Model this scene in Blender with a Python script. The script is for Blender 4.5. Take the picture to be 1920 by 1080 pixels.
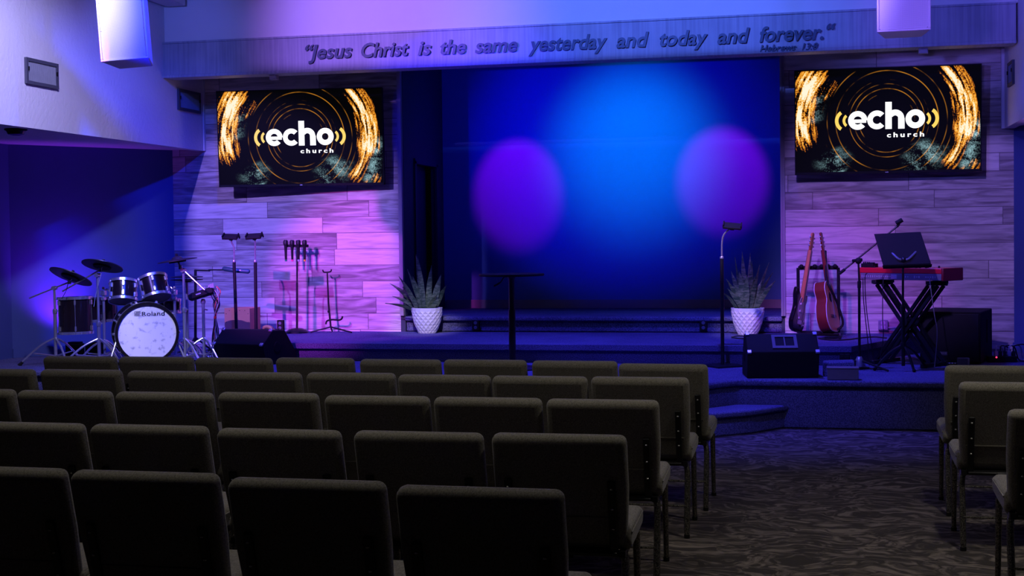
import bpy, bmesh, math, random
from mathutils import Vector, Matrix, Euler
random.seed(7)
S = bpy.context.scene
for o in list(bpy.data.objects): bpy.data.objects.remove(o, do_unlink=True)
C = S.collection
PI = math.pi
def R(d): return math.radians(d)

# ------------------------------------------------------------------ camera
FPX, PSI, TH, RHO, CAMZ, VOFF = 2500.0, math.atan(560 / 2500.0), R(1.55), 0.0125, 1.65, 32.35
CP = Vector((0, 0, CAMZ))
CF = Vector((-math.sin(PSI) * math.cos(TH), math.cos(PSI) * math.cos(TH), -math.sin(TH)))
R0 = Vector((math.cos(PSI), math.sin(PSI), 0)); U0 = R0.cross(CF)
CR = R0 * math.cos(RHO) - U0 * math.sin(RHO); CU = R0 * math.sin(RHO) + U0 * math.cos(RHO)
cam_data = bpy.data.cameras.new('camera'); cam = bpy.data.objects.new('camera', cam_data); C.objects.link(cam)
cam_data.sensor_fit = 'HORIZONTAL'; cam_data.sensor_width = 36.0
cam_data.lens = 36.0 * FPX / 1920.0; cam_data.shift_y = -VOFF / 1920.0
cam_data.clip_start = 0.05; cam_data.clip_end = 100
m = Matrix.Identity(4)
for i in range(3): m[i][0], m[i][1], m[i][2], m[i][3] = CR[i], CU[i], -CF[i], CP[i]
cam.matrix_world = m
S.camera = cam
def ray(u, v): return CF + CR * ((u - 960) / FPX) + CU * ((540 - VOFF - v) / FPX)
def at(u, v, Y):
    d = ray(u, v); return CP + d * (Y / d.y)
def atz(u, v, Z):
    d = ray(u, v); return CP + d * ((Z - CAMZ) / d.z)

# ------------------------------------------------------------------ world, exposure
w = bpy.data.worlds.new('world'); S.world = w; w.use_nodes = True
w.node_tree.nodes['Background'].inputs[0].default_value = (0.10, 0.11, 0.2, 1)
w.node_tree.nodes['Background'].inputs[1].default_value = 0.004
S.view_settings.view_transform = 'Standard'; S.view_settings.look = 'None'
S.view_settings.exposure = 0.0; S.view_settings.gamma = 1.0; S.view_settings.use_curve_mapping = False

# ------------------------------------------------------------------ lights
def spot(name, loc, tgt, power, col, ang, blend=0.5, rad=0.08):
    d = bpy.data.lights.new(name, 'SPOT'); d.energy = power; d.color = col; d.spot_size = R(ang); d.spot_blend = blend
    d.shadow_soft_size = rad
    o = bpy.data.objects.new(name, d); C.objects.link(o); o.location = loc
    o.rotation_euler = (Vector(tgt) - Vector(loc)).to_track_quat('-Z', 'Y').to_euler(); return o
def area(name, loc, tgt, power, col, sx, sy, spread=180):
    d = bpy.data.lights.new(name, 'AREA'); d.energy = power; d.color = col; d.shape = 'RECTANGLE'; d.size = sx; d.size_y = sy
    d.spread = R(spread)
    o = bpy.data.objects.new(name, d); C.objects.link(o); o.location = loc
    o.rotation_euler = (Vector(tgt) - Vector(loc)).to_track_quat('-Z', 'Y').to_euler(); return o
# front-of-stage par lamps on the ceiling
spot('par_violet_left', (-6.3, 7.4, 4.05), (-5.75, 14.1, 1.5), 1950, (0.28, 0.19, 1.0), 28, 0.5, 0.012)
spot('par_magenta_left', (-6.0, 6.2, 4.0), (-4.85, 14.1, 0.95), 3400, (0.62, 0.07, 0.9), 18.5, 0.6, 0.05)
spot('par_violet_right', (-0.6, 7.0, 4.5), (1.0, 14.1, 1.5), 1150, (0.32, 0.2, 1.0), 25, 0.6)
spot('par_magenta_right', (-1.1, 7.5, 4.6), (0.25, 14.1, 0.9), 560, (0.75, 0.06, 0.9), 19, 0.8)
spot('par_blue_stage_left', (-4.6, 11.4, 5.0), (-4.6, 12.3, 0.4), 1000, (0.07, 0.055, 1.0), 72, 0.7)
spot('par_blue_stage_right', (-0.6, 11.4, 5.0), (-0.6, 12.3, 0.4), 1000, (0.07, 0.055, 1.0), 72, 0.7)
spot('par_blue_stage_front', (-2.0, 6.0, 5.0), (-0.8, 12.0, 0.3), 900, (0.06, 0.05, 1.0), 30, 0.8)
spot('par_blue_alcove', (-3.4, 8.0, 4.9), (-7.5, 13.4, 1.2), 2100, (0.008, 0.03, 1.0), 38, 1.0)
spot('par_blue_alcove_right', (-1.6, 8.0, 4.9), (3.0, 13.2, 1.4), 700, (0.015, 0.03, 1.0), 28, 0.6)
spot('par_white_drums', (-5.0, 7.6, 4.3), (-6.1, 11.65, 0.75), 900, (0.72, 0.68, 1.0), 11, 0.8)
spot('key_left_plant', (-2.6, 7.5, 4.8), (-4.1, 13.8, 0.8), 2300, (0.66, 0.55, 1.0), 7, 0.8)
spot('key_right_plant', (-1.6, 7.5, 4.8), (-0.64, 13.7, 0.8), 1900, (0.66, 0.5, 1.0), 7, 0.8)
spot('key_keyboard', (2.0, 7.6, 4.6), (1.0, 12.5, 1.3), 420, (1.0, 0.4, 0.7), 9, 0.8)
# lamps behind the header, on the back wall, and an added blue fill
spot('par_cyan_back', (-2.1, 13.75, 3.15), (-2.05, 15.78, 2.70), 225, (0.0, 0.42, 1.0), 64, 1.0, 0.15)
spot('par_blue_back', (-5.6, 8.0, 2.75), (-2.3, 15.78, 2.7), 2400, (0.0, 0.0, 1.0), 28, 0.9, 0.02)
spot('added_niche_fill', (-2.0, 13.6, 3.25), (-4.1, 15.78, 2.6), 60, (0.0, 0.0, 1.0), 70, 1.0)  # fill added to lift the dark left strip of the back wall
spot('par_purple_back_left', (-3.45, 14.3, 3.2), (-3.45, 15.78, 2.25), 85, (0.9, 0.0, 1.0), 36, 0.3)
spot('par_purple_back_right', (-1.0, 14.3, 3.2), (-1.0, 15.78, 2.35), 85, (0.9, 0.0, 1.0), 36, 0.3)
# header and bulkhead wash
spot('par_header_violet', (-4.9, 9.0, 4.3), (-4.25, 13.17, 3.75), 1250, (0.33, 0.16, 1.0), 46, 1.0, 0.008)
spot('par_header_blue', (-1.9, 8.5, 4.5), (-1.6, 13.17, 3.8), 1350, (0.08, 0.16, 1.0), 58, 0.9, 0.02)
spot('added_header_fill_right', (0.9, 8.5, 4.4), (0.9, 13.17, 4.1), 170, (0.08, 0.10, 1.0), 44, 0.9, 0.02)  # extra lamp added to carry the wash to the right end
spot('added_header_fill_left', (-5.9, 10.2, 4.0), (-6.6, 13.2, 3.75), 130, (0.10, 0.15, 1.0), 40, 0.9)  # extra lamp added to brighten the left end of the header
spot('added_speaker_fill_left', (-4.3, 6.8, 2.7), (-5.19, 9.5, 3.2), 26, (0.55, 0.42, 1.0), 16, 0.6)  # added only to brighten the left loudspeaker
spot('added_speaker_fill_right', (0.1, 6.5, 2.7), (0.63, 9.5, 3.2), 400, (0.2, 0.11, 1.0), 16, 0.6)  # added only to brighten the right loudspeaker
spot('par_bulkhead', (-4.9, 8.2, 4.4), (-6.75, 10.2, 2.7), 850, (0.46, 0.42, 1.0), 62, 1.0)
spot('par_bulkhead_right', (-0.6, 9.0, 3.2), (1.9, 13.2, 3.4), 260, (0.12, 0.12, 1.0), 50, 0.8)
# upright lamps on the floor along the alcove walls
spot('uplight_alcove', (-7.70, 12.86, 0.72), (-7.96, 13.03, 1.15), 80, (0.25, 0.02, 1.0), 112, 1.0)
spot('uplight_alcove_right', (2.25, 13.3, 0.62), (2.7, 12.5, 2.7), 90, (0.42, 0.2, 1.0), 70, 1.0)
# dim house lights over the seats
area('house_light', (1.4, 6.0, 4.4), (1.2, 6.9, 0.0), 44, (1.0, 0.93, 0.78), 0.5, 0.5, 100)
area('house_light_left', (-2.6, 5.6, 5.0), (-2.6, 5.8, 0.0), 22, (1.0, 0.93, 0.8), 2.4, 2.4, 120)

# ------------------------------------------------------------------ materials
class V:
    """socket maths: build a value from node sockets with ordinary operators"""
    def __init__(s, nt, sock): s.nt, s.s = nt, sock
    def _m(s, op, *a):
        n = s.nt.nodes.new('ShaderNodeMath'); n.operation = op
        for i, x in enumerate((s,) + a):
            if isinstance(x, V): s.nt.links.new(x.s, n.inputs[i])
            else: n.inputs[i].default_value = x
        return V(s.nt, n.outputs[0])
    def __add__(s, o): return s._m('ADD', o)
    def __sub__(s, o): return s._m('SUBTRACT', o)
    def __mul__(s, o): return s._m('MULTIPLY', o)
    def __truediv__(s, o): return s._m('DIVIDE', o)
    __radd__ = __add__; __rmul__ = __mul__
    def f(s, op, *a): return s._m(op, *a)
    def ss(s, lo, hi):
        n = s.nt.nodes.new('ShaderNodeMapRange'); n.interpolation_type = 'SMOOTHSTEP'
        s.nt.links.new(s.s, n.inputs[0]); n.inputs[1].default_value = lo; n.inputs[2].default_value = hi
        return V(s.nt, n.outputs[0])
    def bump_at(s, c, wdt):      # 1 at c, 0 beyond wdt
        return ((s - c).f('ABSOLUTE') * (-1.0 / wdt) + 1.0).f('MAXIMUM', 0.0)
def coords(nt):
    t = nt.nodes.new('ShaderNodeTexCoord'); sp = nt.nodes.new('ShaderNodeSeparateXYZ'); nt.links.new(t.outputs['Object'], sp.inputs[0])
    return t.outputs['Object'], V(nt, sp.outputs[0]), V(nt, sp.outputs[1]), V(nt, sp.outputs[2])
def combine(nt, *xs):
    n = nt.nodes.new('ShaderNodeCombineXYZ')
    for i, x in enumerate(xs):
        if isinstance(x, V): nt.links.new(x.s, n.inputs[i])
        else: n.inputs[i].default_value = x
    return n.outputs[0]
def noise(nt, vec, scale, detail=3, dist=0.0, out=0):
    n = nt.nodes.new('ShaderNodeTexNoise'); n.inputs['Scale'].default_value = scale; n.inputs['Detail'].default_value = detail
    n.inputs['Distortion'].default_value = dist
    if vec is not None: nt.links.new(vec, n.inputs['Vector'])
    return V(nt, n.outputs[out])
def mixc(nt, fac, a, b):
    n = nt.nodes.new('ShaderNodeMix'); n.data_type = 'RGBA'
    if isinstance(fac, V): nt.links.new(fac.s, n.inputs[0])
    else: n.inputs[0].default_value = fac
    for i, c in ((6, a), (7, b)):
        if isinstance(c, tuple): n.inputs[i].default_value = (c[0], c[1], c[2], 1)
        else: nt.links.new(c, n.inputs[i])
    return n.outputs[2]
def newmat(name, rough=0.6, metal=0.0, spec=0.5):
    mt = bpy.data.materials.new(name); mt.use_nodes = True; nt = mt.node_tree; b = nt.nodes['Principled BSDF']
    b.inputs['Roughness'].default_value = rough; b.inputs['Metallic'].default_value = metal
    b.inputs['Specular IOR Level'].default_value = spec
    return mt, nt, b
def setbump(nt, b, h, strength, dist=0.01):
    n = nt.nodes.new('ShaderNodeBump'); n.inputs['Strength'].default_value = strength; n.inputs['Distance'].default_value = dist
    nt.links.new(h.s, n.inputs['Height']); nt.links.new(n.outputs[0], b.inputs['Normal'])
def simple(name, col, rough=0.5, metal=0.0, var=0.15, scale=20, bump=0.0, bscale=None, spec=0.5):
    mt, nt, b = newmat(name, rough, metal, spec)
    vec, x, y, z = coords(nt)
    n = noise(nt, vec, scale)
    c2 = tuple(max(0, c * (1 - var)) for c in col); c3 = tuple(min(1, c * (1 + var)) for c in col)
    nt.links.new(mixc(nt, n, c2, c3), b.inputs['Base Color'])
    if bump: setbump(nt, b, noise(nt, vec, bscale or scale * 4), bump)
    return mt
M = {}
M['plaster'] = simple('textured_white_plaster', (0.72, 0.71, 0.70), 0.9, var=0.03, scale=6, bump=0.55, bscale=26)
M['flat_white'] = simple('flat_white_paint', (0.70, 0.69, 0.68), 0.85, var=0.03, scale=5, bump=0.1, bscale=60)
M['ceiling'] = simple('ceiling_paint', (0.4, 0.4, 0.42), 0.9, var=0.05)
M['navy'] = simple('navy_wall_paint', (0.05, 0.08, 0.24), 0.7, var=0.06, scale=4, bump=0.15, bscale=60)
M['backwall'] = simple('blue_back_wall_paint', (0.10, 0.22, 0.48), 0.75, var=0.04, scale=3, bump=0.12, bscale=50)
M['niche'] = simple('dark_niche_paint', (0.03, 0.035, 0.06), 0.7, var=0.05)
M['black'] = simple('black_paint', (0.008, 0.008, 0.009), 0.7, var=0.2, spec=0.2)
M['black_satin'] = simple('black_satin_metal', (0.015, 0.015, 0.018), 0.35, 0.3)
M['black_gloss'] = simple('black_gloss', (0.012, 0.010, 0.011), 0.15)
M['rubber'] = simple('black_rubber', (0.009, 0.009, 0.009), 0.75, spec=0.25)
M['cymbal_black'] = simple('black_rubber_cymbal', (0.014, 0.014, 0.018), 0.42, bump=0.05, bscale=50)
M['chrome'] = simple('chrome', (0.75, 0.75, 0.76), 0.22, 0.82, var=0.05)
M['steel'] = simple('brushed_steel', (0.5, 0.5, 0.52), 0.35, 0.7)
M['white_cab'] = simple('white_speaker_enamel', (0.78, 0.77, 0.76), 0.4, var=0.02)
M['pot'] = simple('white_glazed_ceramic', (0.82, 0.81, 0.80), 0.35, var=0.02)
M['soil'] = simple('dark_soil', (0.03, 0.022, 0.015), 0.95, var=0.5, scale=60, bump=0.6)
M['red_gloss'] = simple('red_lacquer', (0.62, 0.012, 0.03), 0.3, var=0.06)
M['red_dark'] = simple('dark_red_wood', (0.18, 0.008, 0.02), 0.4, var=0.15)
M['cable'] = simple('black_cable', (0.012, 0.012, 0.015), 0.5)
M['cable_grey'] = simple('grey_cable', (0.35, 0.35, 0.37), 0.5)
M['cable_red'] = simple('red_cable', (0.6, 0.04, 0.03), 0.5)
M['cajon'] = simple('pale_plywood', (0.75, 0.28, 0.14), 0.6, var=0.1, scale=5)
M['orange'] = simple('orange_plastic', (0.85, 0.32, 0.14), 0.5, var=0.06)
M['teal'] = simple('teal_enamel', (0.015, 0.075, 0.09), 0.5, var=0.08)
M['paper'] = simple('white_card', (0.7, 0.7, 0.7), 0.7, var=0.04)
M['slot'] = simple('vent_slat_metal', (0.12, 0.13, 0.16), 0.5, 0.2)
M['vent'] = simple('vent_frame_metal', (0.07, 0.075, 0.10), 0.6, 0.1)
M['letter'] = simple('dark_blue_letter_enamel', (0.02, 0.045, 0.09), 0.5, var=0.08)
M['maple'] = simple('orange_maple', (0.62, 0.22, 0.07), 0.35, var=0.15, scale=12)
M['mahogany'] = simple('red_brown_mahogany', (0.20, 0.030, 0.018), 0.25, var=0.25, scale=9)
M['spruce'] = simple('amber_spruce', (0.58, 0.21, 0.08), 0.3, var=0.1, scale=12)
M['rosewood'] = simple('dark_rosewood', (0.06, 0.018, 0.012), 0.4, var=0.3)
M['cream'] = simple('cream_binding', (0.8, 0.74, 0.66), 0.4, var=0.03)
M['trim'] = simple('grey_trim_paint', (0.33, 0.28, 0.30), 0.5, var=0.06)
M['greybox'] = simple('grey_painted_wood', (0.14, 0.13, 0.15), 0.7, var=0.1)
M['grey_plate'] = simple('grey_metal_plate', (0.42, 0.42, 0.44), 0.5, 0.2)
M['green_cap'] = simple('green_cap', (0.02, 0.35, 0.12), 0.5)
M['pink_cap'] = simple('pink_cap', (0.85, 0.06, 0.25), 0.5)
M['white_cap'] = simple('pale_blue_cap', (0.4, 0.5, 0.75), 0.5)
M['yellow_cap'] = simple('yellow_cap', (0.9, 0.55, 0.04), 0.5)
M['drum_shell'] = simple('dark_walnut_shell', (0.016, 0.010, 0.012), 0.22, var=0.4, scale=8)
def emis(name, col, st):
    mt, nt, b = newmat(name, 0.5); b.inputs['Base Color'].default_value = (0, 0, 0, 1)
    b.inputs['Emission Color'].default_value = (*col, 1); b.inputs['Emission Strength'].default_value = st; return mt
M['logo_white'] = emis('screen_white', (1, 1, 1), 1.3)
M['logo_yellow'] = emis('screen_yellow', (1.0, 0.70, 0.09), 1.0)
M['led_blue'] = emis('blue_led', (0.1, 0.3, 1.0), 4)
M['led_red'] = emis('red_led', (1.0, 0.03, 0.1), 3)

def fabric(name, a, b_, sc):
    mt, nt, b = newmat(name, 0.95, spec=0.1)
    vec, x, y, z = coords(nt)
    wv = noise(nt, combine(nt, x * 220.0, y * 60.0, z * 220.0), 1.0, 2)
    nt.links.new(mixc(nt, wv.ss(0.3, 0.7), a, b_), b.inputs['Base Color'])
    setbump(nt, b, wv, 0.3, 0.002)
    b.inputs['Sheen Weight'].default_value = 0.25; b.inputs['Sheen Roughness'].default_value = 0.5
    return mt
M['fabric'] = fabric('charcoal_tweed', (0.13, 0.12, 0.10), (0.24, 0.225, 0.19), 1)
M['hammer'] = None
mt, nt, b = newmat('hammered_grey_enamel', 0.32, 0.75); vec, x, y, z = coords(nt)
n = noise(nt, vec, 160, 2)
nt.links.new(mixc(nt, n.ss(0.35, 0.7), (0.05, 0.048, 0.045), (0.30, 0.28, 0.24)), b.inputs['Base Color']); setbump(nt, b, n, 0.4, 0.003); M['hammer'] = mt

# stage carpet: fine speckle
def carpet(name, a, b_):
    mt, nt, b = newmat(name, 1.0, spec=0.05); vec, x, y, z = coords(nt)
    n = noise(nt, vec, 120, 4); n2 = noise(nt, vec, 3, 3)
    nt.links.new(mixc(nt, (n * 0.85 + n2 * 0.15).ss(0.36, 0.64), a, b_), b.inputs['Base Color']); setbump(nt, b, n, 0.8, 0.01)
    return mt
M['carpet'] = carpet('stage_carpet', (0.055, 0.06, 0.12), (0.17, 0.17, 0.30))
# hall carpet: flowing streaks
mt, nt, b = newmat('hall_carpet', 1.0, spec=0.05); vec, x, y, z = coords(nt)
wx = noise(nt, vec, 1.6, 3); wy = noise(nt, combine(nt, x + 7.3, y - 2.1, z), 1.6, 3)
v2 = combine(nt, x * 5.0 + wx * 6.5, y * 11.0 + wy * 8.0, 0.0)
st = noise(nt, v2, 1.5, 5, 1.2)
nt.links.new(mixc(nt, st.ss(0.42, 0.68), (0.05, 0.044, 0.042), (0.19, 0.16, 0.14)), b.inputs['Base Color'])
setbump(nt, b, noise(nt, vec, 180, 2), 0.7, 0.006); M['hall_carpet'] = mt
# wood plank cladding
mt, nt, b = newmat('grey_brown_plank_laminate', 0.5); vec, x, y, z = coords(nt)
PH, PL = 0.180, 1.205
zr = (z - 0.612) / PH; row = zr.f('FLOOR'); fz = zr - row
hsh = (row * 12.9898).f('SINE') * 43758.5; hsh = hsh - hsh.f('FLOOR')
xr = x / PL + hsh; col_ = xr.f('FLOOR'); fx = xr - col_
wn = nt.nodes.new('ShaderNodeTexWhiteNoise'); wn.noise_dimensions = '2D'; nt.links.new(combine(nt, row, col_, 0.0), wn.inputs['Vector'])
rnd = V(nt, wn.outputs['Value'])
g1 = noise(nt, combine(nt, x * 1.0 + rnd * 37.0, 0.0, z * 9.0 + rnd * 11.0), 1.7, 6, 1.3)
g2 = noise(nt, combine(nt, x * 3.0 + rnd * 17.0, 0.0, z * 60.0), 1.5, 4, 0.6)
tone = g1 * 1.05 + g2 * 0.22 + rnd * 0.36 - 0.30
base = mixc(nt, tone.ss(0.08, 0.85), (0.15, 0.12, 0.118), (0.74, 0.65, 0.58))
seam = (fz.f('MINIMUM', fz * -1.0 + 1.0) * PH).f('MINIMUM', fx.f('MINIMUM', fx * -1.0 + 1.0) * PL)
nt.links.new(mixc(nt, seam.ss(0.0, 0.006), (0.13, 0.10, 0.10), base), b.inputs['Base Color'])
setbump(nt, b, seam.ss(0.0, 0.006) + g2 * 0.2, 0.4, 0.004); M['plank'] = mt
# header board: vertical streaky grey paint
mt, nt, b = newmat('grey_streaked_board', 0.6); vec, x, y, z = coords(nt)
g = noise(nt, combine(nt, x * 40.0, y * 5.0, z * 1.2), 1.0, 4); g2 = noise(nt, vec, 2.2, 3)
nt.links.new(mixc(nt, (g * 0.6 + g2 * 0.5).ss(0.3, 0.8), (0.24, 0.25, 0.29), (0.42, 0.42, 0.46)), b.inputs['Base Color']); setbump(nt, b, g, 0.25, 0.004); M['board'] = mt
# snake plant leaf: cross banding, pale rim
mt, nt, b = newmat('banded_green_leaf', 0.4); vec, x, y, z = coords(nt)
g = noise(nt, combine(nt, x * 14.0, y * 14.0, z * 60.0), 1.0, 4, 0.8)
nt.links.new(mixc(nt, g.ss(0.38, 0.66), (0.02, 0.055, 0.03), (0.12, 0.165, 0.10)), b.inputs['Base Color']); M['leaf'] = mt
# bass drum head: mottled white
mt, nt, b = newmat('mottled_drum_head', 0.5); vec, x, y, z = coords(nt)
g = noise(nt, vec, 17, 4)
nt.links.new(mixc(nt, g.ss(0.30, 0.47), (0.42, 0.42, 0.47), (0.80, 0.79, 0.78)), b.inputs['Base Color']); M['head'] = mt
M['mesh_head'] = simple('grey_mesh_head', (0.22, 0.2, 0.22), 0.6, var=0.2, scale=30)
# perforated grille for the white loudspeakers
mt, nt, b = newmat('white_perforated_grille', 0.45); vec, x, y, z = coords(nt)
px_ = (x * 150.0); pz_ = (z * 150.0)
d1 = ((px_ * PI).f('SINE') * (pz_ * PI).f('SINE')).f('ABSOLUTE')
nt.links.new(mixc(nt, d1.ss(0.55, 0.8), (0.74, 0.73, 0.74), (0.36, 0.35, 0.38)), b.inputs['Base Color']); M['grille'] = mt
M['dark_grille'] = simple('dark_steel_grille', (0.014, 0.014, 0.016), 0.5, 0.3, var=0.4, scale=300)

# screen picture: black, glowing rings, fiery streaks, pale smoke
TVW, TVH = 1.87, 1.06
mt, nt, b = newmat('screen_picture', 0.5, spec=0.05); vec, x, y, z = coords(nt)
u_ = x / TVH; v_ = z / TVH
r_ = (u_ * u_ + v_ * v_).f('SQRT'); a_ = v_.f('ARCTAN2', u_)
polar = combine(nt, a_.f('COSINE') * 1.0, a_.f('SINE') * 1.0, r_ * 5.0)
tot = None
for rr, wd, seed, lo in ((0.255, .0045, 1, .5), (0.30, .005, 2, .33), (0.345, .0045, 3, .36), (0.385, .003, 4, .46), (0.47, .0055, 5, .33), (0.55, .0055, 6, .36), (0.60, .005, 7, .5), (0.66, .005, 8, .5)):
    nz = noise(nt, combine(nt, a_.f('COSINE') * 1.4 + seed * 7.7, a_.f('SINE') * 1.4 + seed * 3.1, 0.0), 1.3, 3)
    t = r_.bump_at(rr, wd * 1.15) * nz.ss(lo + 0.04, lo + 0.34)
    tot = t if tot is None else tot + t
str_n = noise(nt, combine(nt, a_.f('COSINE') * 1.9, a_.f('SINE') * 1.9, r_ * 20.0), 1.6, 6, 0.3)
grain = noise(nt, vec, 70, 2)
def wedge(ang, wid): # 1 inside an angular window
    dd = (a_ - ang).f('COSINE'); return dd.ss(math.cos(wid), math.cos(wid * 0.35))
def wedge_(ang, wid): return wedge(ang, wid)
fl = (r_.bump_at(0.80, 0.20) * wedge(R(168), R(38)) * 1.25).f('MAXIMUM', r_.bump_at(0.72, 0.17) * wedge(R(14), R(40)) * 1.25)
fl = fl.f('MAXIMUM', r_.bump_at(0.70, 0.10) * wedge(R(-24), R(22)) * 0.95).f('MAXIMUM', r_.bump_at(0.88, 0.10) * wedge(R(-32), R(9)) * 1.0).f('MAXIMUM', r_.bump_at(0.63, 0.09) * wedge(R(150), R(14)) * 0.8)
heat = ((str_n * 1.7 + grain * 0.6 - 0.84) * fl * 2.1).f('MAXIMUM', 0.0)
ramp = nt.nodes.new('ShaderNodeValToRGB'); nt.links.new(heat.s, ramp.inputs[0])
e = ramp.color_ramp.elements; e[0].position = 0.26; e[0].color = (0, 0, 0, 1); e[1].position = 0.9; e[1].color = (1, 0.93, 0.7, 1)
for p, c in ((0.36, (0.35, 0.09, 0.005, 1)), (0.52, (0.95, 0.36, 0.02, 1)), (0.70, (1.0, 0.62, 0.16, 1))):
    q = e.new(p); q.color = c
sm_n = noise(nt, combine(nt, u_ * 4.0, v_ * 7.0, 3.0), 1.6, 6, 0.5)
sm = (r_.bump_at(0.50, 0.20) * wedge(R(-48), R(28)) * 1.1).f('MAXIMUM', r_.bump_at(0.82, 0.14) * wedge(R(-18), R(20)) * 1.1).f('MAXIMUM', r_.bump_at(0.62, 0.2) * wedge(R(-141), R(14)) * 1.1).f('MAXIMUM', r_.bump_at(0.66, 0.1) * wedge(R(168), R(16)) * 0.7)
smoke = ((sm_n * 1.9 + grain * 0.9 - 1.22) * sm).f('MAXIMUM', 0.0)
sc_ = mixc(nt, smoke.ss(0.0, 0.75), (0, 0, 0), (0.40, 0.70, 0.76))
rc_ = mixc(nt, tot.f('MINIMUM', 1.0), (0.001, 0.001, 0.0012), (0.62, 0.23, 0.015))
def addc(a, b_):
    n = nt.nodes.new('ShaderNodeMix'); n.data_type = 'RGBA'; n.blend_type = 'ADD'; n.inputs[0].default_value = 1
    nt.links.new(a, n.inputs[6]); nt.links.new(b_, n.inputs[7]); return n.outputs[2]
b.inputs['Base Color'].default_value = (0.002, 0.002, 0.002, 1)
nt.links.new(addc(addc(rc_, ramp.outputs[0]), sc_), b.inputs['Emission Color']); b.inputs['Emission Strength'].default_value = 1.0
M['screen'] = mt

# ------------------------------------------------------------------ geometry helpers
class MB:
    """collects shapes into ONE mesh; o is subtracted from every point (thing-local coordinates)"""
    def __init__(s, o=(0, 0, 0)): s.v, s.f, s.o = [], [], Vector(o)
    def _add(s, vs, fs):
        k = len(s.v); s.v += [Vector(p) - s.o for p in vs]; s.f += [tuple(i + k for i in f) for f in fs]; return s
    def box(s, c, d, rot=None):
        c = Vector(c); rot = rot or Matrix.Identity(3)
        vs = [c + rot @ Vector((x * d[0] / 2, y * d[1] / 2, z * d[2] / 2)) for x in (-1, 1) for y in (-1, 1) for z in (-1, 1)]
        return s._add(vs, [(0, 1, 3, 2), (4, 6, 7, 5), (0, 4, 5, 1), (2, 3, 7, 6), (0, 2, 6, 4), (1, 5, 7, 3)])
    def bar(s, p, q, w_, h=None, up=(0, 0, 1)):
        p, q = Vector(p), Vector(q); z = (q - p); L = z.length; z.normalize(); upv = Vector(up)
        if abs(z.dot(upv)) > 0.95: upv = Vector((0, 1, 0))
        x = upv.cross(z).normalized(); y = z.cross(x)
        return s.box((p + q) / 2, (w_, h or w_, L), Matrix((x, y, z)).transposed())
    def tube(s, pts, r, n=10, cap=True):
        pts = [Vector(p) for p in pts]; N = len(pts); rs = r if isinstance(r, (list, tuple)) else [r] * N
        vs, fs = [], []; ref = None
        for i, p in enumerate(pts):
            t = (pts[min(i + 1, N - 1)] - pts[max(i - 1, 0)]).normalized()
            if ref is None: ref = Vector((0, 0, 1)) if abs(t.z) < 0.9 else Vector((1, 0, 0))
            x = (ref - t * ref.dot(t)).normalized(); ref = x; y = t.cross(x)
            vs += [p + (x * math.cos(2 * PI * k / n) + y * math.sin(2 * PI * k / n)) * rs[i] for k in range(n)]
        for i in range(N - 1):
            for k in range(n):
                k2 = (k + 1) % n; fs.append((i * n + k, i * n + k2, (i + 1) * n + k2, (i + 1) * n + k))
        if cap: fs.append(tuple(range(n - 1, -1, -1))); fs.append(tuple((N - 1) * n + k for k in range(n)))
        return s._add(vs, fs)
    def lathe(s, prof, c=(0, 0, 0), axis=(0, 0, 1), n=40, cap=True):
        c = Vector(c); a = Vector(axis).normalized(); ref = Vector((1, 0, 0)) if abs(a.x) < 0.9 else Vector((0, 1, 0))
        x = (ref - a * ref.dot(a)).normalized(); y = a.cross(x); vs, fs = [], []
        for r_, h in prof: vs += [c + a * h + (x * math.cos(2 * PI * k / n) + y * math.sin(2 * PI * k / n)) * r_ for k in range(n)]
        N = len(prof)
        for i in range(N - 1):
            for k in range(n):
                k2 = (k + 1) % n; fs.append((i * n + k, i * n + k2, (i + 1) * n + k2, (i + 1) * n + k))
        if cap: fs.append(tuple(range(n - 1, -1, -1))); fs.append(tuple((N - 1) * n + k for k in range(n)))
        return s._add(vs, fs)
    def prism(s, poly, d0, d1, mat=None):
        """2D outline (a,b) -> points mat@(a, depth, b); depth from d0 to d1"""
        mat = mat or Matrix.Identity(4); n = len(poly)
        vs = [mat @ Vector((a, d0, b_)) for a, b_ in poly] + [mat @ Vector((a, d1, b_)) for a, b_ in poly]
        fs = [tuple(range(n)), tuple(range(2 * n - 1, n - 1, -1))] + [(i, i + n, (i + 1) % n + n, (i + 1) % n) for i in range(n)]
        return s._add(vs, fs)
    def poly_z(s, poly, z0, z1):
        n = len(poly); vs = [(a, b_, z0) for a, b_ in poly] + [(a, b_, z1) for a, b_ in poly]
        fs = [tuple(range(n - 1, -1, -1)), tuple(range(n, 2 * n))] + [(i, (i + 1) % n, (i + 1) % n + n, i + n) for i in range(n)]
        return s._add(vs, fs)
    def ball(s, c, r, n=12, sz=1.0):
        return s.lathe([(max(1e-4, r * math.sin(PI * i / n)), -r * sz * math.cos(PI * i / n)) for i in range(n + 1)], c, n=n * 2)
    def build(s, name, mat, parent=None, smooth=False, bevel=0.0, seg=2, mx=None):
        me = bpy.data.meshes.new(name); me.from_pydata([tuple(p) for p in s.v], [], s.f)
        bm = bmesh.new(); bm.from_mesh(me); bmesh.ops.recalc_face_normals(bm, faces=bm.faces); bm.to_mesh(me); bm.free()
        me.materials.append(mat); o = bpy.data.objects.new(name, me); C.objects.link(o)
        if parent is not None: o.parent = parent
        if mx is not None: o.matrix_local = mx
        if smooth:
            for p in me.polygons: p.use_smooth = True
            me.set_sharp_from_angle(angle=R(38))
        if bevel:
            bv = o.modifiers.new('bevel', 'BEVEL'); bv.width = bevel; bv.segments = seg; bv.limit_method = 'ANGLE'; bv.angle_limit = R(40)
            for p in me.polygons: p.use_smooth = True
            me.set_sharp_from_angle(angle=R(60))
        return o
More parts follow.
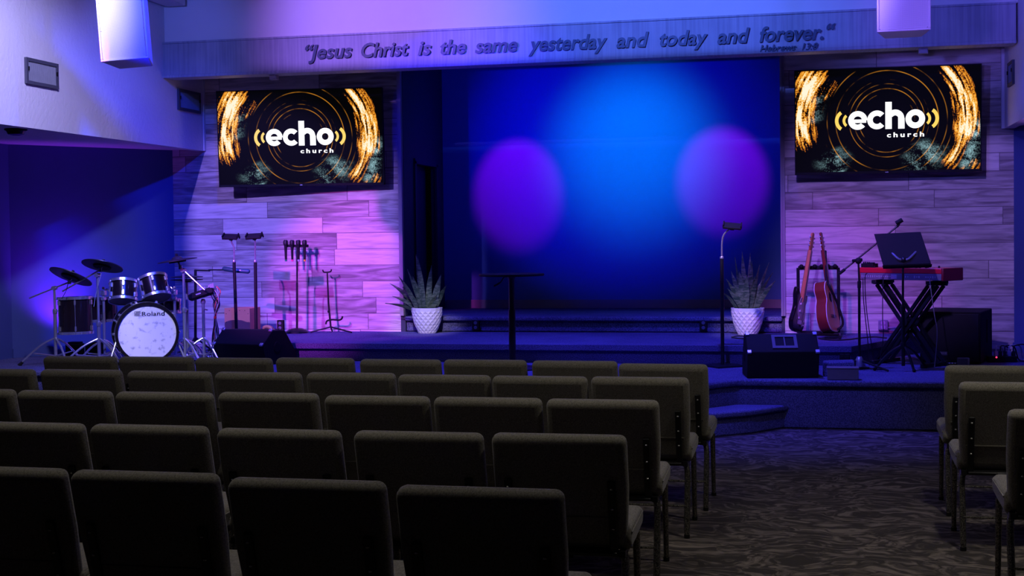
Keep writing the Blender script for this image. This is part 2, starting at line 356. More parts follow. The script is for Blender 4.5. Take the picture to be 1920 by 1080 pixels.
def thing(name, label, cat, loc=(0, 0, 0), rz=0.0, group=None):
    o = bpy.data.objects.new(name, None); C.objects.link(o); o.location = loc; o.rotation_euler = (0, 0, rz)
    o.empty_display_size = 0.1; tag(o, label, cat, group); return o
def tag(o, label, cat, group=None):
    o['label'] = label; o['category'] = cat
    if group: o['group'] = group
    return o
def struct(o, label, cat): o['kind'] = 'structure'; o['label'] = label; o['category'] = cat; return o
def dup(root, loc=None, rz=None, label=None):
    r = root.copy(); C.objects.link(r)
    if loc is not None: r.location = loc
    if rz is not None: r.rotation_euler = (0, 0, rz)
    if label: r['label'] = label
    for ch in list(root.children):
        c = ch.copy(); C.objects.link(c); c.parent = r
        for g in list(ch.children):
            d = g.copy(); C.objects.link(d); d.parent = c
    return r
def spline(pts, n=8, closed=False):
    P = [Vector(p) for p in pts]; N = len(P); out = []
    rng = range(N) if closed else range(N - 1)
    for i in rng:
        a = P[(i - 1) % N] if closed or i > 0 else P[i]; b_ = P[i]; c = P[(i + 1) % N]; d = P[(i + 2) % N] if closed or i + 2 < N else c
        for k in range(n):
            t = k / n
            out.append(0.5 * ((2 * b_) + (c - a) * t + (2 * a - 5 * b_ + 4 * c - d) * t * t + (3 * b_ - a - 3 * c + d) * t ** 3))
    if not closed: out.append(P[-1])
    return out
def text_mesh(txt, size=1.0, bold=0.0, shear=0.0, ext=0.0, spacing=1.0):
    """text as plain mesh data in the x-y plane, baseline at y=0"""
    cu = bpy.data.curves.new('text', 'FONT'); cu.body = txt; cu.size = size; cu.offset = bold; cu.shear = shear; cu.extrude = ext
    cu.space_character = spacing; cu.resolution_u = 4
    o = bpy.data.objects.new('text', cu); me = bpy.data.meshes.new_from_object(o)
    bpy.data.objects.remove(o); bpy.data.curves.remove(cu)
    vs = [v.co.copy() for v in me.vertices]; fs = [tuple(p.vertices) for p in me.polygons]; bpy.data.meshes.remove(me)
    return vs, fs
def text_obj(name, txt, mat, parent, x0, x1, z, y, th, h, bold, shear=0.0, spacing=1.0, o=(0, 0, 0), z_slope=0.0):
    """text standing in the X-Z plane facing -Y, squeezed to span x0..x1; h = height of a capital"""
    vs, fs = text_mesh(txt, 1.0, bold, shear, 0.5, spacing)
    mn = min(v.x for v in vs); mx = max(v.x for v in vs); k = (x1 - x0) / (mx - mn); hh = h / 0.729
    mb = MB(o); mb._add([(x0 + (v.x - mn) * k, y - (v.z + 0.5) * th, z + v.y * hh + z_slope * (v.x - mn) * k) for v in vs], fs)
    return mb.build(name, mat, parent)

# ------------------------------------------------------------------ the room
YW, YB = 14.15, 15.78          # plank walls, back wall
H1, H2, H3 = 0.41, 0.59, 0.76  # stage levels
LX, RX = -6.75, 1.90           # bulkhead faces
mb = MB(); mb.box((-2.4, 6.0, -0.05), (16, 16, 0.1)); struct(mb.build('floor', M['hall_carpet']), 'dark hall carpet with flowing brown streaks', 'floor')
# plank walls beside the niche
for nm, x0, x1, lb in (('wall_left', -7.16, -4.44, 'plank-clad wall left of the niche behind the drums'), ('wall_right', -0.262, 2.0, 'plank-clad wall right of the niche behind the keyboard')):
    mb = MB(); mb.box(((x0 + x1) / 2, YW + 0.06, 2.2), (x1 - x0, 0.12, 4.0)); struct(mb.build(nm, M['plank']), lb, 'wall')
mb = MB(); mb.box((-2.37, YB + 0.06, 2.3), (4.3, 0.12, 3.8)); struct(mb.build('wall_back', M['backwall']), 'blue-lit back wall of the stage niche', 'wall')
# niche side walls; the left one has a doorway at Y 14.58..15.43
nl = MB(); xa, xb = -4.44, -4.385
nl.box(((xa + xb) / 2, (YW + 14.58) / 2 + 0.0, 2.35), (xb - xa, 14.58 - YW, 3.7)); nl.box(((xa + xb) / 2, (15.43 + YB) / 2, 2.35), (xb - xa, YB - 15.43, 3.7))
nl.box(((xa + xb) / 2, 15.005, 3.335), (xb - xa, 0.85, 1.73)); struct(nl.build('wall_niche_left', M['niche']), 'dark left side wall of the stage niche', 'wall')
dr = MB(); dr.box((-4.53, 15.005, 1.6), (0.04, 0.86, 1.75)); d1 = struct(dr.build('door_1', M['niche']), 'dark recessed door in the left side of the niche', 'door')
fr = MB()
for yy in (14.56, 15.45): fr.box((-4.377, yy, 1.62), (0.03, 0.06, 1.76))
fr.box((-4.377, 15.005, 2.50), (0.03, 0.95, 0.06)); fr.build('door_frame', M['niche'], d1)
mb = MB(); mb.box((-0.28, (YW + YB) / 2, 2.35), (0.034, YB - YW, 3.7)); struct(mb.build('wall_niche_right', M['niche']), 'right side wall of the stage niche', 'wall')
# corner trims
for i, (x0, x1) in enumerate(((-4.44, -4.39), (-0.30, -0.255))):
    mb = MB(); mb.box(((x0 + x1) / 2, YW - 0.01, 2.48), (x1 - x0, 0.05, 3.42)); mb.box((x0 + 0.012 if i else x1 - 0.008, YW - 0.04, 2.48), (0.014, 0.03, 3.42))
    struct(mb.build('trim_%d' % (i + 1), M['trim']), 'corner trim on the %s edge of the niche' % ('right' if i else 'left'), 'trim')
mb = MB(); mb.box((-2.33, YB - 0.012, H3 + 0.05), (4.05, 0.024, 0.10)); struct(mb.build('baseboard_back', M['trim']), 'grey baseboard along the back wall of the niche', 'baseboard')
# header beam and soffit
mb = MB(); mb.box((-2.445, 13.285, 3.555), (8.65, 0.21, 0.37)); mb.box((-2.445, 13.185, 3.385), (8.65, 0.05, 0.03)); mb.box((-2.445, 13.185, 3.745), (8.65, 0.04, 0.02))
struct(mb.build('trim_3', M['board'], bevel=0.004), 'grey header beam across the stage carrying the verse', 'beam')
mb = MB(); mb.box((-2.43, 13.30, 5.4), (8.68, 0.16, 3.30)); struct(mb.build('wall_front', M['flat_white']), 'white wall above the header beam', 'wall')
mb = MB(); mb.box((-2.43, 14.62, 4.25), (9.2, 2.5, 0.1)); struct(mb.build('ceiling_stage', M['ceiling']), 'ceiling of the cavity behind the header beam', 'ceiling')
# bulkheads and alcove ceilings
for nm, xs, s_, lb in (('wall_bulkhead_left', LX, -1, 'textured white bulkhead on the left side'), ('wall_bulkhead_right', RX, 1, 'white bulkhead on the right side')):
    mb = MB(); mb.box((xs + s_ * 0.05, 6.0, 4.35), (0.1, 16.3, 3.4)); struct(mb.build(nm, M['plaster']), lb, 'wall')
    mb = MB(); mb.box((xs + s_ * 1.3, 6.0, 2.72), (2.42, 16.3, 0.1)); struct(mb.build('ceiling_alcove' + nm[13:], M['plaster']), 'low %s alcove ceiling' % nm[14:], 'ceiling')
mb = MB(); mb.box((LX - 0.002, YW - 0.02, 3.2), (0.03, 0.04, 1.10)); struct(mb.build('trim_4', M['flat_white']), 'white corner bead at the end of the left bulkhead', 'trim')
mb = MB(); mb.box((RX - 0.012, YW - 0.02, 3.2), (0.03, 0.04, 1.10)); struct(mb.build('trim_5', M['flat_white']), 'white corner bead at the end of the right bulkhead', 'trim')
def wall_seg(nm, a, b_, z0, z1, mat, lb, t=0.1, side=1):
    a, b_ = Vector((*a, 0)), Vector((*b_, 0)); d = (b_ - a).normalized(); nrm = Vector((-d.y, d.x, 0)) * side * t
    mb = MB(); mb.poly_z([(a.x, a.y), (b_.x, b_.y), (b_.x + nrm.x, b_.y + nrm.y), (a.x + nrm.x, a.y + nrm.y)], z0, z1)
    return struct(mb.build(nm, mat), lb, 'wall')
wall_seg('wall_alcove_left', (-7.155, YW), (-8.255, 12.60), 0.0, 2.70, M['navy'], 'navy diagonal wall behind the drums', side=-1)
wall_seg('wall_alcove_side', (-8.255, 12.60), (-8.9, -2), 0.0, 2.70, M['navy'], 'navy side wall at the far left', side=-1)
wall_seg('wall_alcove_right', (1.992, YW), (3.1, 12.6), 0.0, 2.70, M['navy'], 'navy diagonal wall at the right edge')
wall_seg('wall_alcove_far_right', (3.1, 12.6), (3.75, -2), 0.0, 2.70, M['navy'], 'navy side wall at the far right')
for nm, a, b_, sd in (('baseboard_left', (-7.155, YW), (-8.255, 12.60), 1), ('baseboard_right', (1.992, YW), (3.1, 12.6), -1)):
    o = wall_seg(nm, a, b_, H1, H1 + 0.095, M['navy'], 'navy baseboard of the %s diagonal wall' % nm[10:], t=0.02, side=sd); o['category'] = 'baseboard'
# sloping ceiling with a timber
mb = MB()
for xa_, za, xb_, zb in ((LX - 0.1, 4.10, -2.4, 6.0), (-2.4, 6.0, RX + 0.1, 4.10)):
    mb._add([(xa_, -2, za), (xb_, -2, zb), (xb_, 13.3, zb), (xa_, 13.3, za), (xa_, -2, za + .1), (xb_, -2, zb + .1), (xb_, 13.3, zb + .1), (xa_, 13.3, za + .1)],
            [(0, 1, 2, 3), (7, 6, 5, 4), (0, 4, 5, 1), (1, 5, 6, 2), (2, 6, 7, 3), (3, 7, 4, 0)])
struct(mb.build('ceiling', M['ceiling']), 'sloping hall ceiling', 'ceiling')
p0 = at(338, 6, 13.15)
mb = MB(); mb.box((p0.x - 0.05, 8.2, p0.z + 0.08), (0.22, 9.9, 0.22)); struct(mb.build('trim_6', M['flat_white'], bevel=0.01), 'pale ceiling timber at the upper left', 'beam')
# stage levels
def nosed(name, poly, z0, z1, lb, noses):
    mb = MB(); mb.poly_z(poly, z0, z1 - 0.055)
    mb.poly_z(noses, z1 - 0.055, z1); return struct(mb.build(name, M['carpet'], bevel=0.018, seg=3), lb, 'stage')
def grow(p, d):   # front points (list order left->right) moved toward -Y
    return [(a, b_ - d) for a, b_ in p]
f1 = [(-8.4, 11.40), (-4.5, 11.40), (-4.15, 11.05), (-0.86, 11.05), (-0.60, 11.36), (3.2, 11.36)]
back1 = [(3.2, 16.0), (-8.4, 16.0)]
nosed('stage_platform', f1 + back1, 0, H1, 'carpeted main stage platform', grow(f1, 0.05) + back1)
f2 = [(-5.9, YW + .02), (-5.15, 12.60), (0.36, 12.60), (1.15, YW + .02)]
back2 = [(1.15, 16.0), (-5.9, 16.0)]
nosed('stage_riser', f2 + [(1.15, 14.16), (-5.9, 14.16)], H1, H2, 'carpeted second stage level below the plank walls', grow(f2, 0.05) + [(1.15, 14.16), (-5.9, 14.16)])
mb = MB(); mb.poly_z([(-4.385, 14.17), (-0.29, 14.17), (-0.29, YB), (-4.385, YB)], H2, H3 - 0.05); mb.poly_z([(-4.385, 14.12), (-0.29, 14.12), (-0.29, YB), (-4.385, YB)], H3 - 0.05, H3)
struct(mb.build('niche_platform', M['carpet'], bevel=0.016, seg=3), 'carpeted top stage level inside the niche', 'stage')
f3 = [(-3.2, 10.72), (-0.78, 10.78), (-0.47, 11.02), (-0.22, 11.36)]
b3 = [(-0.60, 11.36), (-0.86, 11.05), (-3.2, 11.05)]
mb = MB(); mb.poly_z(f3 + b3, 0, 0.15); mb.poly_z(grow(f3[:3], 0.045) + [(-0.185, 11.355)] + b3, 0.15, 0.20)
struct(mb.build('stage_step', M['carpet'], bevel=0.016, seg=3), 'carpeted entry step in front of the stage', 'step')

# ------------------------------------------------------------------ verse on the header
FY = 13.165
t = thing('verse_lettering', 'raised dark italic verse lettering running along the header beam', 'lettering', (-2.4, FY, 3.49))
words = [('\u201cJesus', 573, 661, 109.0), ('Christ', 678, 767, 105.5), ('is', 784, 809, 102.6), ('the', 826, 874, 100.8), ('same', 891, 971, 97.8), ('yesterday', 991, 1139, 93.0), ('and', 1156, 1217, 88.2), ('today', 1237, 1327, 84.4), ('and', 1345, 1406, 80.8), ('forever.\u201c', 1424, 1566, 75.5)]
for wd, x0, x1, yb in words:
    a, b_ = at(x0, yb, FY), at(x1, yb, FY)
    zc = at((x0 + x1) / 2, yb, FY).z
    text_obj('word', wd, M['letter'], t, a.x, b_.x, zc, FY, 0.014, 0.148, 0.022, 0.24, o=t.location)
t = thing('reference_lettering', 'small raised scripture reference below the end of the verse', 'lettering', (-0.2, FY, 3.38))
for wd, x0, x1 in (('Hebrews', 1425, 1493), ('13:8', 1504, 1534)):
    a, b_ = at(x0, 96, FY), at(x1, 96, FY)
    text_obj('word', wd, M['letter'], t, a.x, b_.x, 3.385, FY, 0.010, 0.070, 0.02, 0.25, o=t.location)

# ------------------------------------------------------------------ wall-mounted screens
def arc_poly(cx, cz, r0, r1, a0, a1, n=28):
    P = [(cx + r1 * math.cos(a0 + (a1 - a0) * i / n), cz + r1 * math.sin(a0 + (a1 - a0) * i / n)) for i in range(n + 1)]
    return P + [(cx + r0 * math.cos(a1 + (a0 - a1) * i / n), cz + r0 * math.sin(a1 + (a0 - a1) * i / n)) for i in range(n + 1)]
def strip(mb, cx, cz, r0, r1, a0, a1, y0, y1, n=28, kx=1.0):
    for i in range(n):
        t0, t1 = a0 + (a1 - a0) * i / n, a0 + (a1 - a0) * (i + 1) / n
        q = [(cx + kx * r0 * math.cos(t0), cz + r0 * math.sin(t0)), (cx + kx * r1 * math.cos(t0), cz + r1 * math.sin(t0)), (cx + kx * r1 * math.cos(t1), cz + r1 * math.sin(t1)), (cx + kx * r0 * math.cos(t1), cz + r0 * math.sin(t1))]
        mb.prism(q, y0, y1)
def make_tv(loc, rz, tilt, w_, label):
    k = w_ / TVW
    root = thing('wall_screen', label, 'television', loc, rz, 'wall screens beside the niche')
    mx = Matrix.Rotation(tilt, 4, 'X')
    mb = MB(); mb.box((0, 0.025, 0), (w_, 0.05, TVH)); mb.box((0, 0.07, -0.05), (w_ * 0.6, 0.06, TVH * 0.6)); mb.build('housing', M['black'], root, bevel=0.006, mx=mx)
    mb = MB(); mb.box((0, -0.004, -TVH / 2 + 0.012), (w_, 0.012, 0.024)); mb.box((0, -0.004, TVH / 2 - 0.005), (w_, 0.012, 0.010))
    for s_ in (-1, 1): mb.box((s_ * (w_ / 2 - 0.005), -0.004, 0), (0.010, 0.012, TVH))
    bz = mb.build('bezel', M['black'], root, mx=mx)
    mb = MB(); mb.box((0, -0.012, -TVH / 2 + 0.012), (0.03, 0.006, 0.01)); mb.build('badge', M['grey_plate'], bz)
    mb = MB(); mb.box((0, -0.001, 0.008), (w_ - 0.02, 0.003, TVH - 0.036)); sc = mb.build('screen', M['screen'], root, mx=mx); 
    # logo on the screen (units: screen pixels of the picture / 800 = height)
    q = TVW / 1335.0 * k; Z0 = 0.008; ya, yb_ = -0.0060, -0.0030
    X = lambda px: (px - 815) * q
    Z = lambda dz: Z0 + dz * TVH / 800.0
    sz = TVH / 800.0
    mb = MB()
    strip(mb, X(607), Z(0), 31 * sz, 71 * sz, R(0), R(318), ya, yb_); mb.box((X(612), (ya + yb_) / 2, Z(-6)), (112 * q, 0.003, 26 * sz))
    strip(mb, X(745), Z(0), 31 * sz, 71 * sz, R(42), R(318), ya, yb_)
    mb.box((X(828), (ya + yb_) / 2, Z(31)), (46 * q, 0.003, 204 * sz)); strip(mb, X(875), Z(8), 22 * sz, 66 * sz, R(0), R(150), ya, yb_)
    mb.box((X(919), (ya + yb_) / 2, Z(-31)), (46 * q, 0.003, 80 * sz))
    strip(mb, X(1018), Z(0), 28 * sz, 71 * sz, 0, 2 * PI, ya, yb_, 40)
    mb.build('logo_word', M['logo_white'], sc)
    for xc, r0, r1, am, hw in ((528, 62, 88, 180, 56), (554, 38, 58, 180, 52), (1073, 38, 58, 0, 52), (1099, 62, 88, 0, 56)):
        mb = MB(); strip(mb, X(xc), Z(0), r0 * sz, r1 * sz, R(am - hw), R(am + hw), ya, yb_); mb.build('logo_arc', M['logo_yellow'], sc)
    text_obj('logo_subtitle', 'church', M['logo_white'], sc, X(816), X(1080), Z(-133), yb_, 0.003, 36 * sz, 0.03, 0, 1.45)
    mb = MB(); mb.box((0, 0.14, 0), (0.4, 0.12, 0.4)); mb.build('wall_mount', M['black'], root)
    return root
make_tv((-5.47, 13.84, 2.745), R(7), R(3), 1.86, 'large dark screen with gold rings hung on the left plank wall')
make_tv((0.756, 13.93, 2.75), R(0), R(2), 1.81, 'large dark screen with gold rings hung on the right plank wall')

# black plates added out of view to block and shape the left lamp beams
mb = MB(); mb.box((0, 0, 0), (0.22, 0.006, 0.7)); mb.box((0.10, -0.02, 0), (0.02, 0.02, 0.7)); o = mb.build('added_beam_blocker', M['black']); o.location = (-6.468, 8.0, 3.8); tag(o, 'unseen black plate added to block the violet beam near the left bulkhead', 'added light blocker')
mb = MB(); mb.box((0, 0, 0), (0.11, 0.006, 0.8)); mb.box((0.045, -0.02, 0), (0.02, 0.02, 0.8)); o = mb.build('added_beam_blocker', M['black']); o.location = (-6.077, 8.0, 3.72); tag(o, 'narrow unseen black plate added to block the violet beam on its right', 'added light blocker')
mb = MB(); mb.box((0, 0, 0), (0.40, 0.006, 0.9)); mb.box((-0.18, -0.02, 0), (0.02, 0.02, 0.9)); o = mb.build('added_beam_blocker', M['black']); o.location = (-5.49, 7.77, 3.72); tag(o, 'unseen black plate added to block the magenta beam on its right', 'added light blocker')
for x, wd, y, zt, lb in ((-4.85, 0.9, 9.4, 4.214, 'unseen black plate added to block spill from the violet header lamp'), (-1.8, 2.6, 9.5, 4.261, 'unseen black plate added to block spill from the blue header lamp'), (1.0, 1.7, 9.5, 4.16, 'unseen black plate added to block spill from the right header fill')):  # unseen plates added to keep header light off the walls below
    mb = MB(); mb.box((0, 0, -0.16 if wd > 1 else -0.08), (wd, 0.006, 0.32 if wd > 1 else 0.16)); mb.tube([(-wd / 2, 0.012, -0.01), (wd / 2, 0.012, -0.01)], 0.008, 8); o = mb.build('added_spill_blocker', M['black']); o.location = (x, y, zt); tag(o, lb, 'lamp flag')
# ------------------------------------------------------------------ white loudspeakers hung from the ceiling
def speaker(cx, y, zb, wd, rz, tilt, roll, label):
    root = thing('ceiling_loudspeaker', label, 'loudspeaker', (cx, y, zb), rz, 'white hanging loudspeakers')
    H = 0.95; mx = Matrix.Rotation(roll, 4, 'Y') @ Matrix.Rotation(tilt, 4, 'X')
    mb = MB(); mb.poly_z([(-wd / 2, 0.02), (wd / 2, 0.02), (wd / 2 - 0.05, 0.34), (-wd / 2 + 0.05, 0.34)], 0, H); mb.build('cabinet', M['white_cab'], root, bevel=0.008, mx=mx)
    mb = MB(); b_ = 0.014
    mb.box((0, 0.008, b_ / 2), (wd, 0.03, b_)); mb.box((0, 0.008, H - b_ / 2), (wd, 0.03, b_))
    for s_ in (-1, 1): mb.box((s_ * (wd / 2 - b_ / 2), 0.008, H / 2), (b_, 0.03, H - 2 * b_))
    mb.build('grille_frame', M['white_cab'], root, bevel=0.003, mx=mx)
    mb = MB(); mb.box((0, 0.012, H / 2), (wd - 0.02, 0.012, H - 0.02)); g = mb.build('grille', M['grille'], root, mx=mx)
    mb = MB()
    for i in range(4):
        for s_ in (-1, 1): mb.ball((s_ * (wd / 2 - 0.02), 0.004, 0.02 + i * 0.22), 0.004, 5)
    mb.build('screws', M['steel'], g)
    mb = MB(); mb.tube([(0, 0.17, H * 0.9), (0, 0.17, H + 1.2)], 0.02); mb.build('hanging_pole', M['white_cab'], root, mx=mx)
speaker(-5.19, 9.5, 3.045, 0.37, R(14), R(-3), R(-4.5), 'white box loudspeaker hanging tilted at the upper left')
speaker(0.63, 9.5, 3.005, 0.352, R(-3), R(0), R(0.0), 'white box loudspeaker hanging straight at the upper right')

# ------------------------------------------------------------------ wall vents
def vent(xw, y0, y1, z0, z1, s_, label):
    yc, zc = (y0 + y1) / 2, (z0 + z1) / 2; L, Hh = y1 - y0, z1 - z0
    root = thing('wall_vent', label, 'vent', (xw, yc, zc), 0, 'bulkhead air vents'); t_ = 0.03
    mb = MB(); x = s_ * 0.012
    mb.box((x, 0, Hh / 2 - t_ / 2), (0.024, L, t_)); mb.box((x, 0, -Hh / 2 + t_ / 2), (0.024, L, t_))
    for q in (-1, 1): mb.box((x, q * (L / 2 - t_ / 2), 0), (0.024, t_, Hh - 2 * t_))
    mb.build('frame', M['vent'], root)
    mb = MB(); mb.box((s_ * 0.002, 0, 0), (0.004, L - 0.02, Hh - 0.02)); mb.build('backing', M['black'], root)
    n = 20
    mb = MB()
    for i in range(n):
        mb.box((s_ * 0.011, -L / 2 + t_ + (L - 2 * t_) * (i + 0.5) / n, 0), (0.014, 0.006, Hh - 2 * t_), Matrix.Rotation(R(25) * s_, 3, 'Z'))
    mb.build('slats', M['slot'], root)
    for q in (-1, 1): mb = MB(); mb.box((s_ * 0.026, q * (L / 2 - t_), 0.02), (0.012, 0.012, 0.035)); mb.build('catch', M['black'], root)
vent(LX, 10.575, 11.09, 3.036, 3.268, 1, 'grey louvred air vent nearest the left edge of the bulkhead')
vent(LX, 13.485, 14.02, 3.063, 3.296, 1, 'dark louvred air vent beside the left end of the header beam')
vent(RX, 13.42, 13.745, 3.02, 3.25, -1, 'narrow dark air vent on the right bulkhead')
# alcove ceiling sensor, junction boxes under the header
p = at(30, 255, 10.9)
root = thing('ceiling_sensor', 'small black fixture under the left alcove ceiling', 'ceiling fixture', (p.x, p.y, 2.67))
mb = MB(); mb.lathe([(0.10, 0), (0.10, -0.012), (0.085, -0.02)]); mb.build('flange', M['black'], root)
mb = MB(); mb.lathe([(0.085, -0.02), (0.07, -0.05), (0.03, -0.06)]); mb.build('dome', M['black_gloss'], root, smooth=True)
for u, v, lb in ((514, 150, 'small pale junction box under the header above the left screen'), (1731, 102, 'small pale junction box under the header above the right screen')):
    p = at(u, v, 13.28); p.z = 3.345
    mb = MB((p.x, p.y, p.z)); mb.box((p.x, p.y, 3.345), (0.085, 0.06, 0.05)); mb.box((p.x, p.y - 0.032, 3.345), (0.07, 0.006, 0.036)); o = mb.build('junction_box', M['trim'], bevel=0.003); o.location = p; tag(o, lb, 'box', 'junction boxes under the header')

# ------------------------------------------------------------------ chairs
def cushion(mb_pts, name, mat, parent, lvl=2):
    vs, fs = mb_pts; me = bpy.data.meshes.new(name); me.from_pydata(vs, [], fs)
    bm = bmesh.new(); bm.from_mesh(me); bmesh.ops.recalc_face_normals(bm, faces=bm.faces); bm.to_mesh(me); bm.free()
    for p in me.polygons: p.use_smooth = True
    me.materials.append(mat); o = bpy.data.objects.new(name, me); C.objects.link(o); o.parent = parent
    return o
TL = R(15)
def chair_point(x, s_, n_):    # s_ = distance down from the top along the back, n_ = toward the front
    return (x, s_ * math.sin(TL) + n_ * math.cos(TL), 0.86 - s_ * math.cos(TL) + n_ * math.sin(TL))
def make_chair():
    t = thing('stacking_chair', 'x', 'chair', (0, 0, 0), 0, 'padded stacking chairs in rows')
    W = 0.532
    mb = MB()
    # backrest pad: a bevelled slab, slightly narrower at the foot
    p = [chair_point(x, s_, n_) for s_, wd in ((0.0, W), (0.22, W), (0.46, W - 0.03)) for x in (-wd / 2, wd / 2) for n_ in (0.0, 0.075)]
    mb._add(p, [(0, 1, 3, 2), (8, 10, 11, 9), (0, 4, 5, 1), (4, 8, 9, 5), (2, 3, 7, 6), (6, 7, 11, 10), (0, 2, 6, 4), (4, 6, 10, 8), (1, 5, 7, 3), (5, 9, 11, 7)])
    bk = mb.build('backrest', M['fabric'], t, bevel=0.03, seg=4)
    mb = MB(); mb.box((0, 0, 0), (W - 0.07, 0.006, 0.004)); o = mb.build('seam', M['fabric'], bk); o.location = chair_point(0, 0.33, -0.002)
    # seat cushion: thick at the front, waterfall edge
    prof = [(0.115, 0.445), (0.13, 0.50), (0.30, 0.505), (0.47, 0.515), (0.545, 0.495), (0.56, 0.455), (0.53, 0.42), (0.30, 0.405), (0.15, 0.40)]
    mb = MB(); ws = W + 0.005
    vs = [(s_ * ws / 2, y, z) for s_ in (-1, 1) for y, z in prof]; n = len(prof)
    mb._add(vs, [tuple(range(n)), tuple(range(2 * n - 1, n - 1, -1))] + [(i, i + n, (i + 1) % n + n, (i + 1) % n) for i in range(n)])
    st_ = mb.build('seat', M['fabric'], t, bevel=0.022, seg=3)
    
    for s_ in (-1, 1):
        mb = MB(); mb.tube([(s_ * (ws / 2 + 0.001), 0.14, 0.475), (s_ * (ws / 2 + 0.001), 0.5, 0.485)], 0.004, 6); mb.build('piping', M['fabric'], st_)
    # black straps up the rear of the back with three bolts each
    for s_ in (-1, 1):
        x = s_ * (W / 2 - 0.062)
        mb = MB(); a, b_ = chair_point(x, 0.17, -0.008), chair_point(x, 0.485, -0.008)
        mb.bar(a, b_, 0.030, 0.016, up=(1, 0, 0)) if False else mb.bar(a, b_, 0.016, 0.032, up=(1, 0, 0))
        sp = mb.build('back_strap', M['black_satin'], t, bevel=0.004)
        for d in (0.20, 0.285, 0.37):
            mb = MB(); mb.ball(chair_point(x, d, -0.017), 0.0065, 5, 0.8); mb.build('bolt', M['chrome'], sp, smooth=True)
    mb = MB(); a = chair_point(-W / 2 + 0.05, 0.475, -0.004); b_ = chair_point(W / 2 - 0.05, 0.475, -0.004); mb.bar(a, b_, 0.05, 0.014, up=(0, math.sin(TL), -math.cos(TL)))
    rl = mb.build('back_rail', M['black_satin'], t, bevel=0.004)
    mb = MB(); mb.ball(chair_point(0.02, 0.475, -0.014), 0.006, 5); mb.build('bolt', M['chrome'], rl, smooth=True)
    mb = MB()
    for s_ in (-1, 1): mb.bar((s_ * (W / 2 - 0.03), 0.10, 0.395), (s_ * (W / 2 - 0.03), 0.53, 0.405), 0.025)
    mb.bar((-W / 2 + 0.03, 0.12, 0.395), (W / 2 - 0.03, 0.12, 0.395), 0.022); mb.bar((-W / 2 + 0.03, 0.50, 0.402), (W / 2 - 0.03, 0.50, 0.402), 0.022)
    mb.build('seat_frame', M['black_satin'], t)
    for s_ in (-1, 1):
        x = s_ * (W / 2 - 0.022)
        mb = MB(); mb.tube(spline([(x - s_ * 0.01, 0.155, 0.40), (x, 0.135, 0.34), (x, 0.105, 0.2), (x, 0.07, 0.012)], 5), [0.016] * 15 + [0.013], 8)
        lg = mb.build('leg', M['hammer'], t, smooth=True); mb = MB(); mb.lathe([(0.015, 0), (0.016, 0.02)], (x, 0.07, 0.0), n=10); mb.build('foot_cap', M['rubber'], lg)
        mb = MB(); mb.tube([(x, 0.49, 0.40), (x, 0.535, 0.012)], [0.016, 0.013], 8)
        lg = mb.build('leg', M['hammer'], t, smooth=True); mb = MB(); mb.lathe([(0.015, 0), (0.016, 0.02)], (x, 0.535, 0.0), n=10); mb.build('foot_cap', M['rubber'], lg)
    mb = MB(); mb.tube([(-W / 2 + 0.022, 0.09, 0.17), (W / 2 - 0.022, 0.09, 0.17)], 0.006, 8); mb.build('stretcher', M['hammer'], t, smooth=True)
    return t
ORD = ['aisle', 'second', 'third', 'fourth', 'fifth', 'sixth', 'seventh', 'eighth']
RN = {1: 'front row', 2: 'second row', 3: 'third row', 4: 'fourth row', 5: 'nearest row'}
rows = {1: (8.015, [-4.775, -4.225, -3.665, -3.12, -2.53, -1.985, -1.415, -0.86], [0, .01, -.01, .03, -.02, 0, -.02, -.16]),
        2: (7.15, [-4.85, -4.28, -3.69, -3.125, -2.57, -2.0, -1.455, -0.905], [.03, .04, .01, .0, .03, -.03, -.04, -.03]),
        3: (6.15, [-4.335, -3.766, -3.206, -2.66, -2.067, -1.513, -0.956], [.03, .01, .01, .05, -.01, -.01, -.02]),
        4: (5.03, [-3.27, -2.705, -2.11, -1.524, -0.96], [.02, .02, -.02, -.01, .01]),
        5: (3.97, [-2.74, -2.177, -1.583, -1.0], [.06, .05, .0, -.045])}
chair = make_chair(); used = False
for rn, (Y, xs, dy) in rows.items():
    for i, x in enumerate(xs):
        k = len(xs) - 1 - i
        lb = 'dark grey padded chair in the %s of the left block, %s' % (RN[rn], 'at the aisle end' if k == 0 else '%s from the aisle' % ORD[k])
        rz = random.uniform(-0.012, 0.012) + (-0.03 if (rn == 1 and k == 0) else 0)
        if not used: chair.location = (x, Y + dy[i], 0); chair.rotation_euler = (0, 0, rz); chair['label'] = lb; used = True
        else: dup(chair, (x, Y + dy[i], 0), rz, lb)
for (x, Y, nm) in ((1.012, 7.93, 'front row'), (1.0, 7.067, 'second row'), (1.09, 6.005, 'third row')):
    dup(chair, (x, Y, 0), 0.0, 'dark grey padded chair at the aisle end of the right block, %s' % nm)

